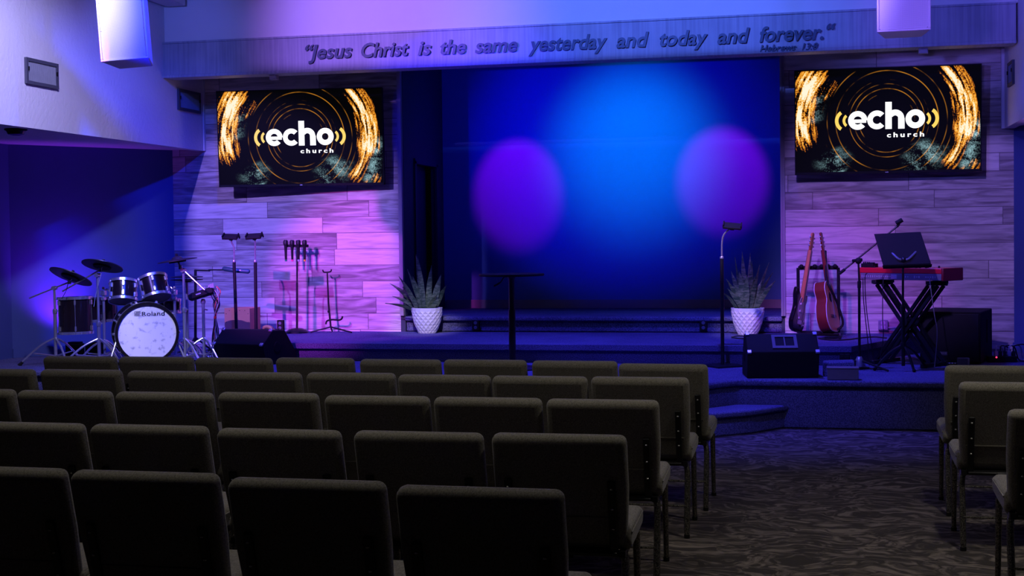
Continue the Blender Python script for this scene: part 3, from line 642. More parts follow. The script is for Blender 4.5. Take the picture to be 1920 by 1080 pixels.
# ------------------------------------------------------------------ plants
def make_plant(u, v, Z, seed, label, leaves):
    rnd_ = random.Random(seed); p = atz(u, v, Z); root = thing('potted_snake_plant', label, 'potted plant', (p.x, p.y + 0.13, Z), 0, 'snake plants in faceted white pots')
    nu, hs = 18, [0.0, 0.055, 0.12, 0.185, 0.245, 0.275]; rs = [0.095, 0.122, 0.145, 0.159, 0.168, 0.172]
    vs, fs = [], []
    for j in range(5):
        for i in range(nu):
            def pt(ii, jj, off=0.0):
                a = 2 * PI * ii / nu; lo = int(jj); fr_ = jj - lo
                r_ = rs[lo] + (rs[min(lo + 1, 5)] - rs[lo]) * fr_ + off; z = hs[lo] + (hs[min(lo + 1, 5)] - hs[lo]) * fr_
                return (r_ * math.cos(a), r_ * math.sin(a), z)
            b0 = len(vs)
            if j == 4:
                vs += [pt(i, j), pt(i + 1, j), pt(i + 1, j + 1), pt(i, j + 1)]; fs.append((b0, b0 + 1, b0 + 2, b0 + 3)); continue
            ring = [(i, j, .003), (i + .5, j, -.005), (i + 1, j, .003), (i + 1, j + .5, -.005), (i + 1, j + 1, .003), (i + .5, j + 1, -.005), (i, j + 1, .003), (i, j + .5, -.005)]
            vs += [pt(i + .5, j + .5, 0.003)] + [pt(*q) for q in ring]
            fs += [(b0, b0 + 1 + k, b0 + 1 + (k + 1) % 8) for k in range(8)]
    mb = MB(); mb._add(vs, fs); mb.lathe([(0.172, 0.275), (0.160, 0.277), (0.155, 0.22)], n=nu, cap=False); mb.lathe([(0.094, 0.0), (0.02, 0.001)], n=nu)
    mb.build('pot', M['pot'], root)
    mb = MB(); mb.lathe([(0.157, 0.23), (0.157, 0.245), (0.05, 0.25)], n=nu * 2); mb.build('soil', M['soil'], root)
    for (dx, h, bend, wd) in leaves:
        base = Vector((dx * 0.28 + rnd_.uniform(-.02, .02), rnd_.uniform(-.05, .06), 0.235)); tip = Vector((dx, base.y * 2.0 + rnd_.uniform(-.05, .05), h))
        mid = base.lerp(tip, 0.5) + Vector((-dx * bend, 0, 0.03)); N = 9; mb = MB(); tw = rnd_.uniform(-0.7, 0.7)
        pts = [(1 - t_) ** 2 * base + 2 * t_ * (1 - t_) * mid + t_ * t_ * tip for t_ in [i / N for i in range(N + 1)]]
        V_, F_ = [], []
        for i, q in enumerate(pts):
            t_ = i / N; tg = (pts[min(i + 1, N)] - pts[max(i - 1, 0)]).normalized()
            sd = tg.cross(Vector((0.0, 1, 0))).normalized(); nr = tg.cross(sd); a = tw * t_ + (0.5 if dx > 0 else -0.5)
            s1 = sd * math.cos(a) + nr * math.sin(a); n1 = sd * -math.sin(a) + nr * math.cos(a)
            wv = wd * (0.50 + 0.50 * math.sin(PI * min(1, t_ * 1.0 + .05))) * (1 - t_ ** 4) ** 0.9 * (1.0 if t_ < 0.999 else 0.0) + 0.0012
            V_ += [q - s1 * wv, q - n1 * 0.006, q + s1 * wv, q + n1 * 0.003]
        for i in range(N):
            for k in range(4): F_.append((i * 4 + k, i * 4 + (k + 1) % 4, i * 4 + 4 + (k + 1) % 4, i * 4 + 4 + k))
        F_ += [(3, 2, 1, 0), (N * 4, N * 4 + 1, N * 4 + 2, N * 4 + 3)]
        mb._add(V_, F_); mb.build('leaf', M['leaf'], root, smooth=True)
make_plant(795, 626, H2, 3, 'potted snake plant with spreading leaves left of the niche',
  [(-.12, .86, .0, .032), (-.06, .84, -.02, .034), (.06, .74, .04, .030), (.16, .64, .02, .036), (.20, .52, .02, .032), (-.20, .70, .05, .024), (-.30, .62, .10, .034), (-.46, .54, .16, .030), (-.42, .40, .15, .024), (-.44, .33, .12, .026), (-.28, .50, .05, .036),
   (-.15, .62, .03, .036), (.0, .66, .0, .036), (.10, .56, .02, .034), (-.02, .52, .01, .038), (.05, .47, -.02, .04), (.13, .42, .02, .036), (-.10, .48, .03, .034), (-.06, .40, .0, .04), (.17, .38, .05, .026), (-.19, .36, -.1, .024)])
make_plant(1401, 629, H2, 9, 'potted snake plant with upright leaves right of the niche',
  [(-.05, .86, .0, .028), (-.13, .80, .02, .028), (.05, .76, .0, .03), (.03, .84, .0, .024), (.13, .72, .02, .03), (.22, .74, .06, .024), (.26, .64, .08, .022), (.29, .56, .10, .026), (-.17, .66, .04, .03), (-.21, .58, .05, .028), (-.27, .44, .12, .026),
   (-.08, .66, .0, .036), (.0, .62, .0, .036), (.08, .60, .01, .036), (.15, .56, .04, .03), (-.13, .52, .02, .034), (.03, .50, .0, .038), (-.03, .46, .0, .04), (.11, .46, .02, .034), (.19, .48, .05, .026), (-.20, .48, .06, .024)])

# ------------------------------------------------------------------ bar table
p = at(959, 513, 12.0); root = thing('pedestal_bar_table', 'tall black round-topped bar table on the stage centre', 'table', (p.x, p.y, H1)); zt = p.z - H1
mb = MB(); mb.lathe([(0.295, zt - 0.022), (0.302, zt - 0.018), (0.302, zt - 0.004), (0.298, zt)], n=56); mb.build('tabletop', M['black'], root, smooth=True)
mb = MB(); mb.lathe([(0.032, 0.02), (0.032, zt - 0.33)]); mb.lathe([(0.027, zt - 0.33), (0.027, zt - 0.05), (0.045, zt - 0.022)]); mb.build('column', M['black_satin'], root, smooth=True)
mb = MB(); mb.lathe([(0.26, 0), (0.26, 0.012), (0.2, 0.02), (0.05, 0.03)]); mb.build('base', M['black_satin'], root, smooth=True)
mb = MB(); mb.tube(spline([(-0.03, 0, zt - 0.03), (-0.07, -0.01, zt - 0.035), (-0.10, -0.02, zt - 0.08), (-0.16, -0.03, zt - 0.115)], 5), [0.006] * 11 + [0.009] * 5, 8); mb.build('lift_lever', M['black_satin'], root, smooth=True)

# ------------------------------------------------------------------ tablet stands, microphones
def tablet_stand(name, base, zt, zc, lean, tilt, label, base_kind, curve=0.0):
    root = thing('tablet_stand', label, 'tablet stand', base, 0, 'tablet stands on the stage'); b_ = Vector(base); zt -= b_.z; zc -= b_.z
    lx = lean
    mb = MB(); mb.tube([(0, 0, 0.02), (lx * zc / zt * 0.6, 0, zc)], 0.017, 12); mb.build('lower_tube', M['black_satin'], root, smooth=True)
    mb = MB(); x0 = lx * zc / zt * 0.6; mb.lathe([(0.017, -0.01), (0.019, 0.0), (0.015, 0.012)], (x0, 0, zc)); mb.build('clutch', M['steel'], root, smooth=True)
    mb = MB(); mb.tube(spline([(x0, 0, zc), (x0 + curve * 0.05, 0, zc + (zt - zc) * 0.55), (lx + curve * .35, -0.01, zt - 0.06), (lx + curve, -0.02, zt - 0.01)], 6), 0.008, 10); mb.build('gooseneck', M['chrome'], root, smooth=True)
    mb = MB(); mx = Matrix.Translation((lx + curve, -0.03, zt)) @ Matrix.Rotation(tilt, 4, 'Y') @ Matrix.Rotation(R(-58), 4, 'X')
    mb.box((0, 0, 0), (0.165, 0.02, 0.09))
    for s_ in (-1, 1): mb.box((s_ * 0.08, -0.012, 0.0), (0.012, 0.035, 0.07)); mb.box((s_ * 0.08, 0.02, 0.03), (0.012, 0.03, 0.02))
    mb.box((0, 0.02, 0), (0.04, 0.03, 0.04)); mb.build('tablet_clamp', M['black'], root, bevel=0.003, mx=mx)
    mb = MB()
    if base_kind == 'plate': mb.box((0, 0, 0.008), (0.30, 0.30, 0.016), Matrix.Rotation(R(38), 3, 'Z'))
    else: mb.lathe([(0.11, 0), (0.11, 0.015), (0.09, 0.025), (0.02, 0.03)])
    mb.build('base', M['black_satin'], root)
b0 = at(441, 445, 12.9); tablet_stand('a', (b0.x, 12.9, H1), at(435, 444, 12.9).z, at(438, 490, 12.9).z, at(435, 444, 12.9).x - b0.x, R(2), 'left one of two black tablet stands behind the left floor monitor', 'round')
b0 = at(477, 445, 12.75); tablet_stand('b', (b0.x, 12.75, H1), at(479, 443, 12.75).z, at(475, 490, 12.75).z, at(479, 443, 12.75).x - b0.x, R(-3), 'right one of two black tablet stands behind the left floor monitor', 'round')
b0 = atz(1355, 687, H1); tp = at(1374, 424, b0.y); tablet_stand('c', (b0.x, b0.y, H1), tp.z, at(1352, 483, b0.y).z, 0.0, R(6), 'black tablet stand with curved neck at the right of the niche', 'plate', curve=0.10)

p = atz(557, 624.3, H2); root = thing('microphone_stand', 'straight black stand with round base holding four microphones', 'microphone stand', (p.x, p.y, H2)); bz = Vector((p.x, p.y, H2))
mb = MB(); mb.lathe([(0.125, 0), (0.125, 0.014), (0.11, 0.03), (0.06, 0.05), (0.02, 0.055)]); mb.build('base', M['black_satin'], root, smooth=True)
pt = at(557, 462, p.y); pm = at(557, 530, p.y)
mb = MB(); mb.tube([(0, 0, 0.05), (pm.x - p.x, 0, pm.z - H2)], 0.012, 12); mb.build('lower_tube', M['black_satin'], root, smooth=True)
mb = MB(); mb.tube([(pm.x - p.x, 0, pm.z - H2), (pt.x - p.x, 0, pt.z - H2)], 0.009, 12); mb.build('upper_tube', M['black_satin'], root, smooth=True)
bl, br = at(534, 461, p.y), at(578, 461, p.y)
mb = MB(bz); mb.bar(bl, br, 0.03, 0.03); mb.build('cross_bar', M['black'], root, bevel=0.004)
for i, (u, cap, cn) in enumerate(((537.3, 'green_cap', 'green'), (549.3, 'pink_cap', 'pink'), (561, 'white_cap', 'pale blue'), (572.6, 'yellow_cap', 'yellow'))):
    c = at(u, 450, p.y); e_ = at(u - 0.5, 490, p.y); L = c.z - e_.z
    cp = MB(bz); cp.lathe([(0.014, -0.012), (0.019, 0.012)], (c.x, c.y - 0.028, bl.z)); cp.bar((c.x, c.y, bl.z), (c.x, c.y - 0.02, bl.z), 0.012); cp.build('mic_clip', M['rubber'], root, smooth=True)
    mr = thing('handheld_microphone', 'wireless handheld microphone with a %s end cap on the stand' % cn, 'microphone', (c.x, c.y - 0.028, e_.z), 0, 'microphones on the cross bar stand')
    mb = MB(); mb.lathe([(0.0125, 0.02), (0.0145, L * 0.45), (0.018, L - 0.075), (0.021, L - 0.055)]); mb.build('body', M['black_satin'], mr, smooth=True)
    mb = MB(); mb.lathe([(0.021, L - 0.055), (0.0255, L - 0.05), (0.0265, L - 0.035), (0.025, L - 0.012), (0.017, L)]); mb.build('grille', M['dark_grille'], mr, smooth=True)
    mb = MB(); mb.lathe([(0.011, 0), (0.0125, 0.004), (0.0125, 0.02)]); mb.build('end_cap', M[cap], mr, smooth=True)

# empty guitar stand
p = atz(618, 623, H2); root = thing('guitar_stand', 'empty black tripod guitar stand against the left plank wall', 'guitar stand', (p.x, p.y - 0.05, H2)); ob = Vector((p.x, p.y - 0.05, H2)); Yg = ob.y
G = lambda u, v, dy=0.0: at(u, v, Yg + dy)
mb = MB(ob); mb.tube([G(620, 612), G(616, 570), G(613.5, 510)], [0.011, 0.011, 0.008], 10); mb.build('shaft', M['black_satin'], root, smooth=True)
mb = MB(ob); mb.tube(spline([G(605, 506), G(607, 510), G(613.5, 510.5), G(620, 509), G(621.5, 505)], 5), 0.008, 8); mb.build('neck_fork', M['rubber'], root, smooth=True)
mb = MB(ob); mb.tube(spline([G(611, 608), G(613, 602), G(622, 599.5), G(636, 600), G(641, 597), G(642, 593)], 5), 0.010, 8); mb.build('body_cradle', M['rubber'], root, smooth=True)
mb = MB(ob); mb.ball(G(616.5, 584), 0.016, 6); mb.build('knob', M['rubber'], root, smooth=True)
for q, dy in (((587, 626), -.08), ((664, 624), -.08), ((617, 623), .10)):
    mb = MB(ob); e_ = G(*q); e_ = Vector((e_.x, Yg + dy, H2 + 0.01)); mb.tube([G(620, 613), e_], 0.009, 8); lg = mb.build('leg', M['black_satin'], root, smooth=True)

# cajon, orange piece, outlet box, boom arm
p = atz(445, 661, H1); cw, chh = 0.295, 0.47; root = thing('cajon', 'pale plywood cajon box drum behind the left floor monitor', 'cajon', (p.x, p.y + 0.15, H1))
mb = MB(); mb.box((0, 0.01, chh / 2 + 0.01), (cw, 0.28, chh)); mb.build('body', M['cajon'], root, bevel=0.006)
mb = MB(); mb.box((0, -0.134, chh / 2 + 0.01), (cw, 0.008, chh)); fp = mb.build('front_plate', M['cajon'], root)
mb = MB()
for s_ in (-1, 1):
    for i in range(5): mb.ball((s_ * (cw / 2 - 0.02), -0.139, 0.06 + i * 0.09), 0.004, 4)
for i in range(4): mb.ball((-0.09 + i * 0.06, -0.139, chh - 0.015), 0.004, 4)
mb.build('screws', M['black'], fp)
mb = MB()
for sx in (-1, 1):
    for sy in (-1, 1): mb.lathe([(0.015, 0), (0.015, 0.012)], (sx * 0.12, sy * 0.1, 0))
mb.build('feet', M['rubber'], root)
p = at(503, 618, 13.75); root = thing('orange_headband', 'arched pale orange band lying behind the left floor monitor', 'band', (p.x, 13.75, H2))
pts = spline([at(494, 622, 13.75), at(494.5, 615, 13.75), at(500, 612.8, 13.75), at(506, 614, 13.75), at(512, 618, 13.75), at(518, 622, 13.75)], 5)
mb = MB((p.x, 13.75, H2)); mb.tube([q for q in pts], [0.012] * 4 + [0.02] * 10 + [0.022] * 6 + [0.014] * (len(pts) - 20), 8); mb.build('band', M['orange'], root, smooth=True)
def outlet(u, v, Y, w_, h_, label, mat='black', gname=None, d=0.05):
    p = at(u, v, Y); root = thing('outlet_box', label, 'outlet', (p.x, Y, p.z), 0, gname)
    mb = MB(); mb.box((0, 0, 0), (w_, d, h_)); mb.build('box', M[mat], root, bevel=0.003)
    for dz in (-0.22, 0.22):
        mb = MB(); mb.lathe([(w_ * 0.24, 0), (w_ * 0.24, 0.004)], (0, -d / 2 + 0.0005, dz * h_), (0, -1, 0), n=16); mb.build('socket', M['slot'] if mat == 'black' else M['white_cab'], root)
    return root
o = outlet(526.5, 610, 13.6, 0.07, 0.115, 'black outlet box on a short post beside the microphone stand base')
mb = MB(); mb.tube([(0.0, 0.01, -0.055), (0.0, 0.01, -(o.location.z - H2))], 0.008, 8); mb.build('post', M['black'], o)
mb = MB(); mb.tube(spline([(0.0, -0.03, -0.03), (-0.04, -0.04, -0.045), (-0.09, -0.03, -0.06), (-0.14, 0, -0.09)], 5), 0.004, 6); mb.build('cord', M['cable'], o, smooth=True)
outlet(892.5, 609.3, 14.15, 0.078, 0.118, 'black outlet plate on the top step left of the bar table', 'black', 'outlets on the top step')
outlet(1319, 609.5, 14.15, 0.078, 0.118, 'black outlet plate on the top step beside the right tablet stand', 'black', 'outlets on the top step')
for u, lb in ((1579, 'left one of two black boxes below the guitar rack step'), (1589, 'right one of two black boxes below the guitar rack step')):
    p = at(u, 666, 12.5); mb = MB(); mb.box((0, 0, 0.057), (0.044, 0.06, 0.115)); mb.box((0, -0.032, 0.06), (0.03, 0.006, 0.08)); o = mb.build('floor_socket', M['black'], bevel=0.003); o.location = (p.x, 12.5, H1); tag(o, lb, 'socket', 'black boxes at the riser')
o = outlet(1655.5, 609, 14.12, 0.095, 0.10, 'grey double outlet on the right plank wall behind the keyboard stand', 'grey_plate')
mb = MB(); mb.tube([(0.047, 0, -0.03), (0.34, 0, -0.03)], 0.009, 8); mb.build('conduit', M['grey_plate'], o, smooth=True)

Yb = 13.0; q = at(366, 640, Yb); root = thing('boom_arm_stand', 'black boom stand reaching a teal cylinder over the drum module', 'boom stand', (q.x, Yb, H1)); ob = Vector((q.x, Yb, H1))
mb = MB(ob); mb.tube([(q.x, Yb, H1 + 0.01), at(366.5, 506, Yb)], 0.015, 10); mb.build('upright', M['black_satin'], root, smooth=True)
mb = MB(ob); mb.tube([at(365, 506.5, Yb), at(393, 507.5, Yb)], 0.008, 8); mb.tube([at(391, 506, Yb), at(420, 506, Yb)], 0.007, 8); mb.ball(at(392, 507, Yb), 0.013, 6); mb.build('arm', M['black_satin'], root, smooth=True)
mb = MB(ob); mb.tube([at(418, 503, Yb), at(421, 504, Yb), at(440, 507, Yb), at(466, 509, Yb), at(468.5, 508.7, Yb)], [0.018, 0.024, 0.024, 0.024, 0.012], 12); ty = mb.build('teal_barrel', M['teal'], root, smooth=True); ty['label'] = 'teal barrel'
mb = MB(ob); mb.bar(at(441, 506, Yb - 0.024), at(452, 506.8, Yb - 0.024), 0.004, 0.01); mb.build('marking', M['paper'], ty)
mb = MB(ob)
for k in range(3): mb.tube([(q.x, Yb, H1 + 0.2), (q.x + 0.22 * math.cos(k * 2.1 + .4), Yb + 0.22 * math.sin(k * 2.1 + .4), H1 + 0.012)], 0.01, 8)
mb.build('tripod', M['black_satin'], root, smooth=True)

# ------------------------------------------------------------------ floor monitors
def wedge_monitor(loc, rz, w_, d, h, label, port=True):
    """front (tall) side is local -Y; sloped face looks up and back"""
    root = thing('floor_monitor', label, 'floor monitor', loc, rz, 'black floor monitors at the stage front')
    prof = [(0.0, 0.0), (-0.03, 0.10), (-0.055, h * 0.62), (0.10, h), (d * 0.62, h * 0.98), (d, h * 0.30), (d, 0.0)]
    mb = MB(); n = len(prof); w2 = w_ / 2
    vs = [(-w2, y, z) for y, z in prof] + [(w2, y, z) for y, z in prof]
    mb._add(vs, [tuple(range(n)), tuple(range(2 * n - 1, n - 1, -1))] + [(i, i + n, (i + 1) % n + n, (i + 1) % n) for i in range(n)])
    body = mb.build('cabinet', M['rubber'], root, bevel=0.008)
    a = Vector((0, -0.055, h * 0.62)); b_ = Vector((0, 0.10, h)); u = (b_ - a).normalized(); nrm = Vector((0, -u.z, u.y)); L = (b_ - a).length
    rot = Matrix((Vector((1, 0, 0)), -nrm, u)).transposed()
    if port:
        c = a + u * (L * 0.55) + Vector((0.02, 0, 0)); pw, ph, t_ = 0.21, 0.155, 0.026
        mb = MB()
        for s_ in (-1, 1):
            mb.box(c + Vector((s_ * (pw / 2 - t_ / 2), 0, 0)) + nrm * 0.003, (t_, 0.014, ph - 2 * t_), rot); mb.box(c + u * s_ * (ph / 2 - t_ / 2) + nrm * 0.003, (pw, 0.014, t_), rot)
        mb.box(c + nrm * 0.002, (0.010, 0.012, ph), rot); pf = mb.build('handle_frame', M['greybox'], root); pf['label'] = 'grey handle frame'
        mb = MB(); mb.box(c - nrm * 0.0005, (pw - 0.04, 0.006, ph - 0.04), rot); mb.build('handle_cup', M['black'], root)
    for s_ in (-1, 1):
        for q in (a, b_):
            mb = MB(); mb.box(q + Vector((s_ * (w2 - 0.016), 0, 0)) + nrm * 0.002, (0.036, 0.018, 0.036), rot); mb.build('corner_guard', M['steel'], root, bevel=0.004)
        mb = MB(); mb.lathe([(0.055, -0.002), (0.055, 0.004), (0.04, 0.006)], (s_ * w2, 0.18, h * 0.5), (s_, 0, 0), n=24); mb.build('side_handle', M['black'], root)
    return root
pl = atz(1398, 710, H1); pr_ = atz(1528, 709, H1)
wedge_monitor(((pl.x + pr_.x) / 2 - 0.0 + 0.02, 11.47, H1), R(9), 0.60, 0.36, 0.365, 'black floor monitor with grey handle frame right of the aisle', True)
wedge_monitor((-5.44, 12.12, H1), R(-13), 0.60, 0.50, 0.335, 'plain black floor monitor between the drums and the microphone stand', False)
# two low boxes beside the right monitor
p = atz(1550, 713, H1); q = atz(1611, 713, H1)
mb = MB(); mb.box((0, 0.06, 0.05), (q.x - p.x - 0.01, 0.11, 0.095)); mb.box((0, 0.06, 0.1), (q.x - p.x, 0.12, 0.012)); o = mb.build('floor_box', M['greybox'], bevel=0.004); o.location = ((p.x + q.x) / 2, p.y + 0.0, H1); tag(o, 'low dark grey box at the stage edge beside the right floor monitor', 'box')
p = atz(1541, 703, H1); q = atz(1602, 700, H1)
mb = MB(); mb._add([(-.14, 0, 0), (.13, 0, 0), (.13, .22, 0), (-.14, .22, 0), (-.14, .01, .12), (.12, .01, .13), (.12, .2, .13), (-.14, .2, .12)], [(0, 3, 2, 1), (4, 5, 6, 7), (0, 1, 5, 4), (1, 2, 6, 5), (2, 3, 7, 6), (3, 0, 4, 7)])
o = mb.build('carpeted_block', M['carpet'], bevel=0.012); o.location = ((p.x + q.x) / 2 + 0.01, 11.62, H1); tag(o, 'carpet-covered block behind the low grey box', 'box')

# ------------------------------------------------------------------ drums
KR = R(34)
def drum_frame(c, a):  # matrix whose local Y axis points along a (out of the drum front)
    a = Vector(a).normalized(); x = Vector((0, 0, 1)).cross(a); x = x.normalized() if x.length > 1e-3 else Vector((1, 0, 0)); z = x.cross(a) * -1
    z = a.cross(x); m_ = Matrix((x, a, z)).transposed().to_4x4(); m_.translation = c; return m_
def lugs(root, c, axis, rad, L, n):
    a = Vector(axis).normalized(); ref = Vector((0, 0, 1)) if abs(a.z) < 0.9 else Vector((0, -1, 0)); x = (ref - a * ref.dot(a)).normalized(); y = a.cross(x)
    for k in range(n):
        d = x * math.cos(2 * PI * (k + .5) / n) + y * math.sin(2 * PI * (k + .5) / n)
        mb = MB(); mb.tube([Vector(c) + d * (rad + 0.016) - a * L / 2, Vector(c) + d * (rad + 0.016) + a * L / 2], 0.0035, 6)
        for s_ in (-1, 1): mb.bar(Vector(c) + d * rad + a * s_ * (L / 2 - 0.045), Vector(c) + d * (rad + 0.022) + a * s_ * (L / 2 - 0.045), 0.018, 0.045, up=a)
        mb.build('lug', M['chrome'], root, smooth=True)
def drum(name, c, axis, rad, L, label, cat, grp, nl=6, head='mesh_head', legs=0, lowhead=True):
    """c = centre of the top head, axis = out of the top head"""
    a = Vector(axis).normalized(); c = Vector(c); root = thing(name, label, cat, c, 0, grp)
    mb = MB(); mb.lathe([(rad, -L + 0.01), (rad, -0.01)], (0, 0, 0), a, 48); mb.build('shell', M['drum_shell'], root, smooth=True)
    for s_, nm in ((0, 'hoop'), (1, 'hoop')):
        z = -L if s_ else 0.0
        mb = MB(); mb.lathe([(rad + 0.002, z - 0.012), (rad + 0.014, z - 0.014), (rad + 0.014, z + 0.013), (rad + 0.005, z + 0.014), (rad + 0.002, z - 0.012)], (0, 0, 0), a, 48, cap=False); mb.build('hoop', M['chrome'], root, smooth=True)
    mb = MB(); mb.lathe([(rad + 0.004, -0.004), (rad + 0.003, 0.005), (rad * 0.5, 0.006)], (0, 0, 0), a, 48); mb.build('head', M[head], root, smooth=True)
    mb = MB(); mb.lathe([(rad * 0.5, -L - 0.006), (rad + 0.003, -L - 0.005), (rad + 0.004, -L + 0.004)], (0, 0, 0), a, 48); mb.build('resonant_head', M['mesh_head'], root, smooth=True)
    lugs(root, -a * L / 2, a, rad, L, nl)
    return root
# bass drum
bc = at(276, 628.5, 11.62); ba = Vector((math.sin(KR), -math.cos(KR), 0)); BR, BL = 0.292, 0.40
bc.z = H1 + 0.345
root = thing('bass_drum', 'large bass drum with mottled white head at the front of the kit', 'drum', (bc.x, bc.y, H1)); ob = Vector((bc.x, bc.y, H1)); cc = bc - ob
mb = MB(); mb.lathe([(BR - 0.012, -BL), (BR - 0.012, -0.02)], cc, ba, 64); mb.build('shell', M['drum_shell'], root, smooth=True)
for z, nm in ((-0.005, 'a'), (-BL, 'b')):
    mb = MB(); mb.lathe([(BR - 0.022, z - 0.022), (BR + 0.004, z - 0.022), (BR + 0.004, z + 0.022), (BR - 0.022, z + 0.022), (BR - 0.022, z - 0.022)], cc, ba, 64, cap=False); hp = mb.build('hoop', M['black_gloss'], root, smooth=True)
    mb = MB(); mb.lathe([(BR + 0.005, z - 0.006), (BR + 0.0065, z - 0.006), (BR + 0.0065, z + 0.006), (BR + 0.005, z + 0.006)], cc, ba, 64, cap=False); mb.build('inlay', M['chrome'], hp, smooth=True)
mb = MB(); mb.lathe([(0.02, -0.002), (BR - 0.018, -0.004), (BR - 0.016, -0.02)], (0, 0, 0), (0, -1, 0), 64); hd = mb.build('front_head', M['head'], root, smooth=True); hd.location = cc; hd.rotation_euler = (0, 0, KR)
text_obj('lettering', 'Roland', M['black'], hd, -0.045, 0.165, 0.165, -0.0022 + 0.003, 0.0024, 0.042, 0.0)
mb = MB(); yq = -0.0005
for (x, z, dx, dz) in ((-.116, .187, .003, .044), (-.085, .209, .055, .003), (-.060, .199, .003, .02), (-.085, .189, .055, .003), (-.108, .180, .003, .02), (-.08, .170, .06, .003), (-.085, .200, .04, .003), (-.085, .180, .04, .003)): mb.box((x, yq, z), (dx, 0.0022, dz))
mb.build('emblem', M['black'], hd)
lugs(root, cc - ba * BL / 2, ba, BR - 0.012, BL * 0.86, 8)
mb = MB()
sdv = Vector((ba.y, -ba.x, 0))
for k in range(10):
    an = 2 * PI * (k + .5) / 10; d = Vector((0, 0, 1)) * math.cos(an) + sdv * math.sin(an)
    mb = MB(); mb.bar(cc + d * (BR - .01) - ba * 0.03, cc + d * (BR + 0.02) - ba * 0.02, 0.022, 0.05, up=ba); mb.build('claw_hook', M['chrome'], root, bevel=0.003)
for s_ in (-1, 1):
    mb = MB(); t0 = cc + sdv * s_ * (BR - 0.02) + Vector((0, 0, -0.05)) - ba * 0.06; mb.tube([t0, t0 + sdv * s_ * 0.10 + ba * 0.08 + Vector((0, 0, -(t0.z - 0.012)))], 0.010, 8); sp = mb.build('spur', M['chrome'], root, smooth=True)
    mb = MB(); mb.lathe([(0.022, -0.02), (0.022, 0.02)], t0, ba, 16); mb.build('bracket', M['chrome'], sp)
# rack toms
def px_drum(name, u, v, Y, axis, rad, L, label, grp, nl=6):
    c = at(u, v, Y); a = Vector(axis).normalized(); return drum(name, c + a * L / 2, a, rad, L, label, 'drum', grp, nl)
tomg = 'dark toms of the drum kit'
px_drum('rack_tom', 231, 546.5, 12.0, (-0.12, 0.30, 0.95), 0.128, 0.185, 'smaller dark rack tom above the bass drum, left one of the pair', tomg)
px_drum('rack_tom', 289.5, 540.5, 12.0, (-0.34, 0.26, 0.90), 0.133, 0.20, 'dark rack tom above the bass drum, right one of the pair', tomg)
px_drum('floor_tom', 141.5, 591, 12.15, (-0.02, 0.01, 1.0), 0.165, 0.35, 'tall dark floor tom at the left end of the kit', tomg)
px_drum('floor_tom', 189, 580, 12.45, (-0.03, 0.02, 1.0), 0.165, 0.23, 'second dark floor tom behind the middle cymbal stand', tomg)
sn = px_drum('snare_drum', 306, 574, 12.35, (-0.02, 0.08, 1.0), 0.165, 0.12, 'black and chrome snare drum behind the bass drum', tomg)
# bass-drum mounted tom posts
def stand_tube(nm, pts, r_, mat, root, ob, label=None):
    mb = MB(ob); mb.tube(pts, r_, 10); return mb.build(nm, M[mat], root, smooth=True)
def tripod(root, ob, top, foot_r, z0, angs, mat='chrome'):
    top = Vector(top)
    for a in angs:
        d = Vector((math.cos(a), math.sin(a), 0)); e_ = Vector((top.x, top.y, z0)) + d * foot_r; mid = top.lerp(e_, 0.45) + Vector((0, 0, 0.04))
        mb = MB(ob); mb.tube(spline([top, mid, e_ + Vector((0, 0, 0.02))], 6), 0.011, 8); mb.tube([Vector((top.x, top.y, z0 + 0.09)), top.lerp(e_, 0.62) + Vector((0, 0, 0.015))], 0.007, 6); lg = mb.build('leg', M[mat], root, smooth=True)
        mb = MB(ob); mb.tube([e_ + Vector((0, 0, 0.035)) - d * 0.02, e_ + Vector((0, 0, 0.0)) + d * 0.015], [0.014, 0.02], 8); mb.build('rubber_foot', M['rubber'], lg)
def cymbal_stand(ub, Y, v_hub, r_, v_mid, boom, label, angs, fr=0.30):
    p = at(ub, v_hub, Y); ob = Vector((p.x, Y, H1)); root = thing('cymbal_stand', label, 'cymbal stand', ob, 0, 'chrome stands of the drum kit')
    mid = at(ub, v_mid, Y); leg_top = Vector((p.x, Y, H1 + 0.27))
    mb = MB(ob); mb.tube([(p.x, Y, H1 + 0.03), (p.x, Y, mid.z)], 0.0165, 12); mb.build('lower_tube', M['steel'], root, smooth=True)
    mb = MB(ob); mb.tube([(p.x, Y, mid.z), (p.x, Y, p.z)], 0.0125, 12); mb.build('upper_tube', M['steel'], root, smooth=True)
    mb = MB(ob); mb.lathe([(0.02, -0.03), (0.024, 0.0), (0.02, 0.02)], (p.x, Y, mid.z)); mb.bar((p.x, Y, mid.z), (p.x + 0.045, Y - 0.01, mid.z), 0.012); mb.build('height_clamp', M['chrome'], root, smooth=True)
    mb = MB(ob); mb.ball(p, 0.024, 6); mb.lathe([(0.02, -0.03), (0.02, 0.03)], (p.x, Y, p.z), (0, 1, 0)); mb.build('boom_clamp', M['chrome'], root, smooth=True)
    if boom:
        mb = MB(ob); mb.tube([at(*q, Y) for q in boom[:2]], 0.008, 8); mb.build('boom_arm', M['chrome'], root, smooth=True)
        mb = MB(ob); e_ = at(*boom[1], Y); mb.tube([e_, at(*boom[2], Y)], 0.010, 8); mb.lathe([(0.018, -0.02), (0.018, 0.02)], e_); mb.build('tilter', M['chrome'], root, smooth=True)
    tripod(root, ob, leg_top, fr, H1, angs)
    return root
cymbal_stand(102, 11.95, 540, 0, 583, [(55, 559), (130, 529), (134, 522)], 'chrome boom stand of the lower left cymbal', [R(200), R(320), R(75)], 0.34)
cymbal_stand(183, 11.9, 516, 0, 606, [(117, 546), (188, 506), (192, 499)], 'chrome boom stand of the upper left cymbal', [R(215), R(335), R(90)], 0.36)
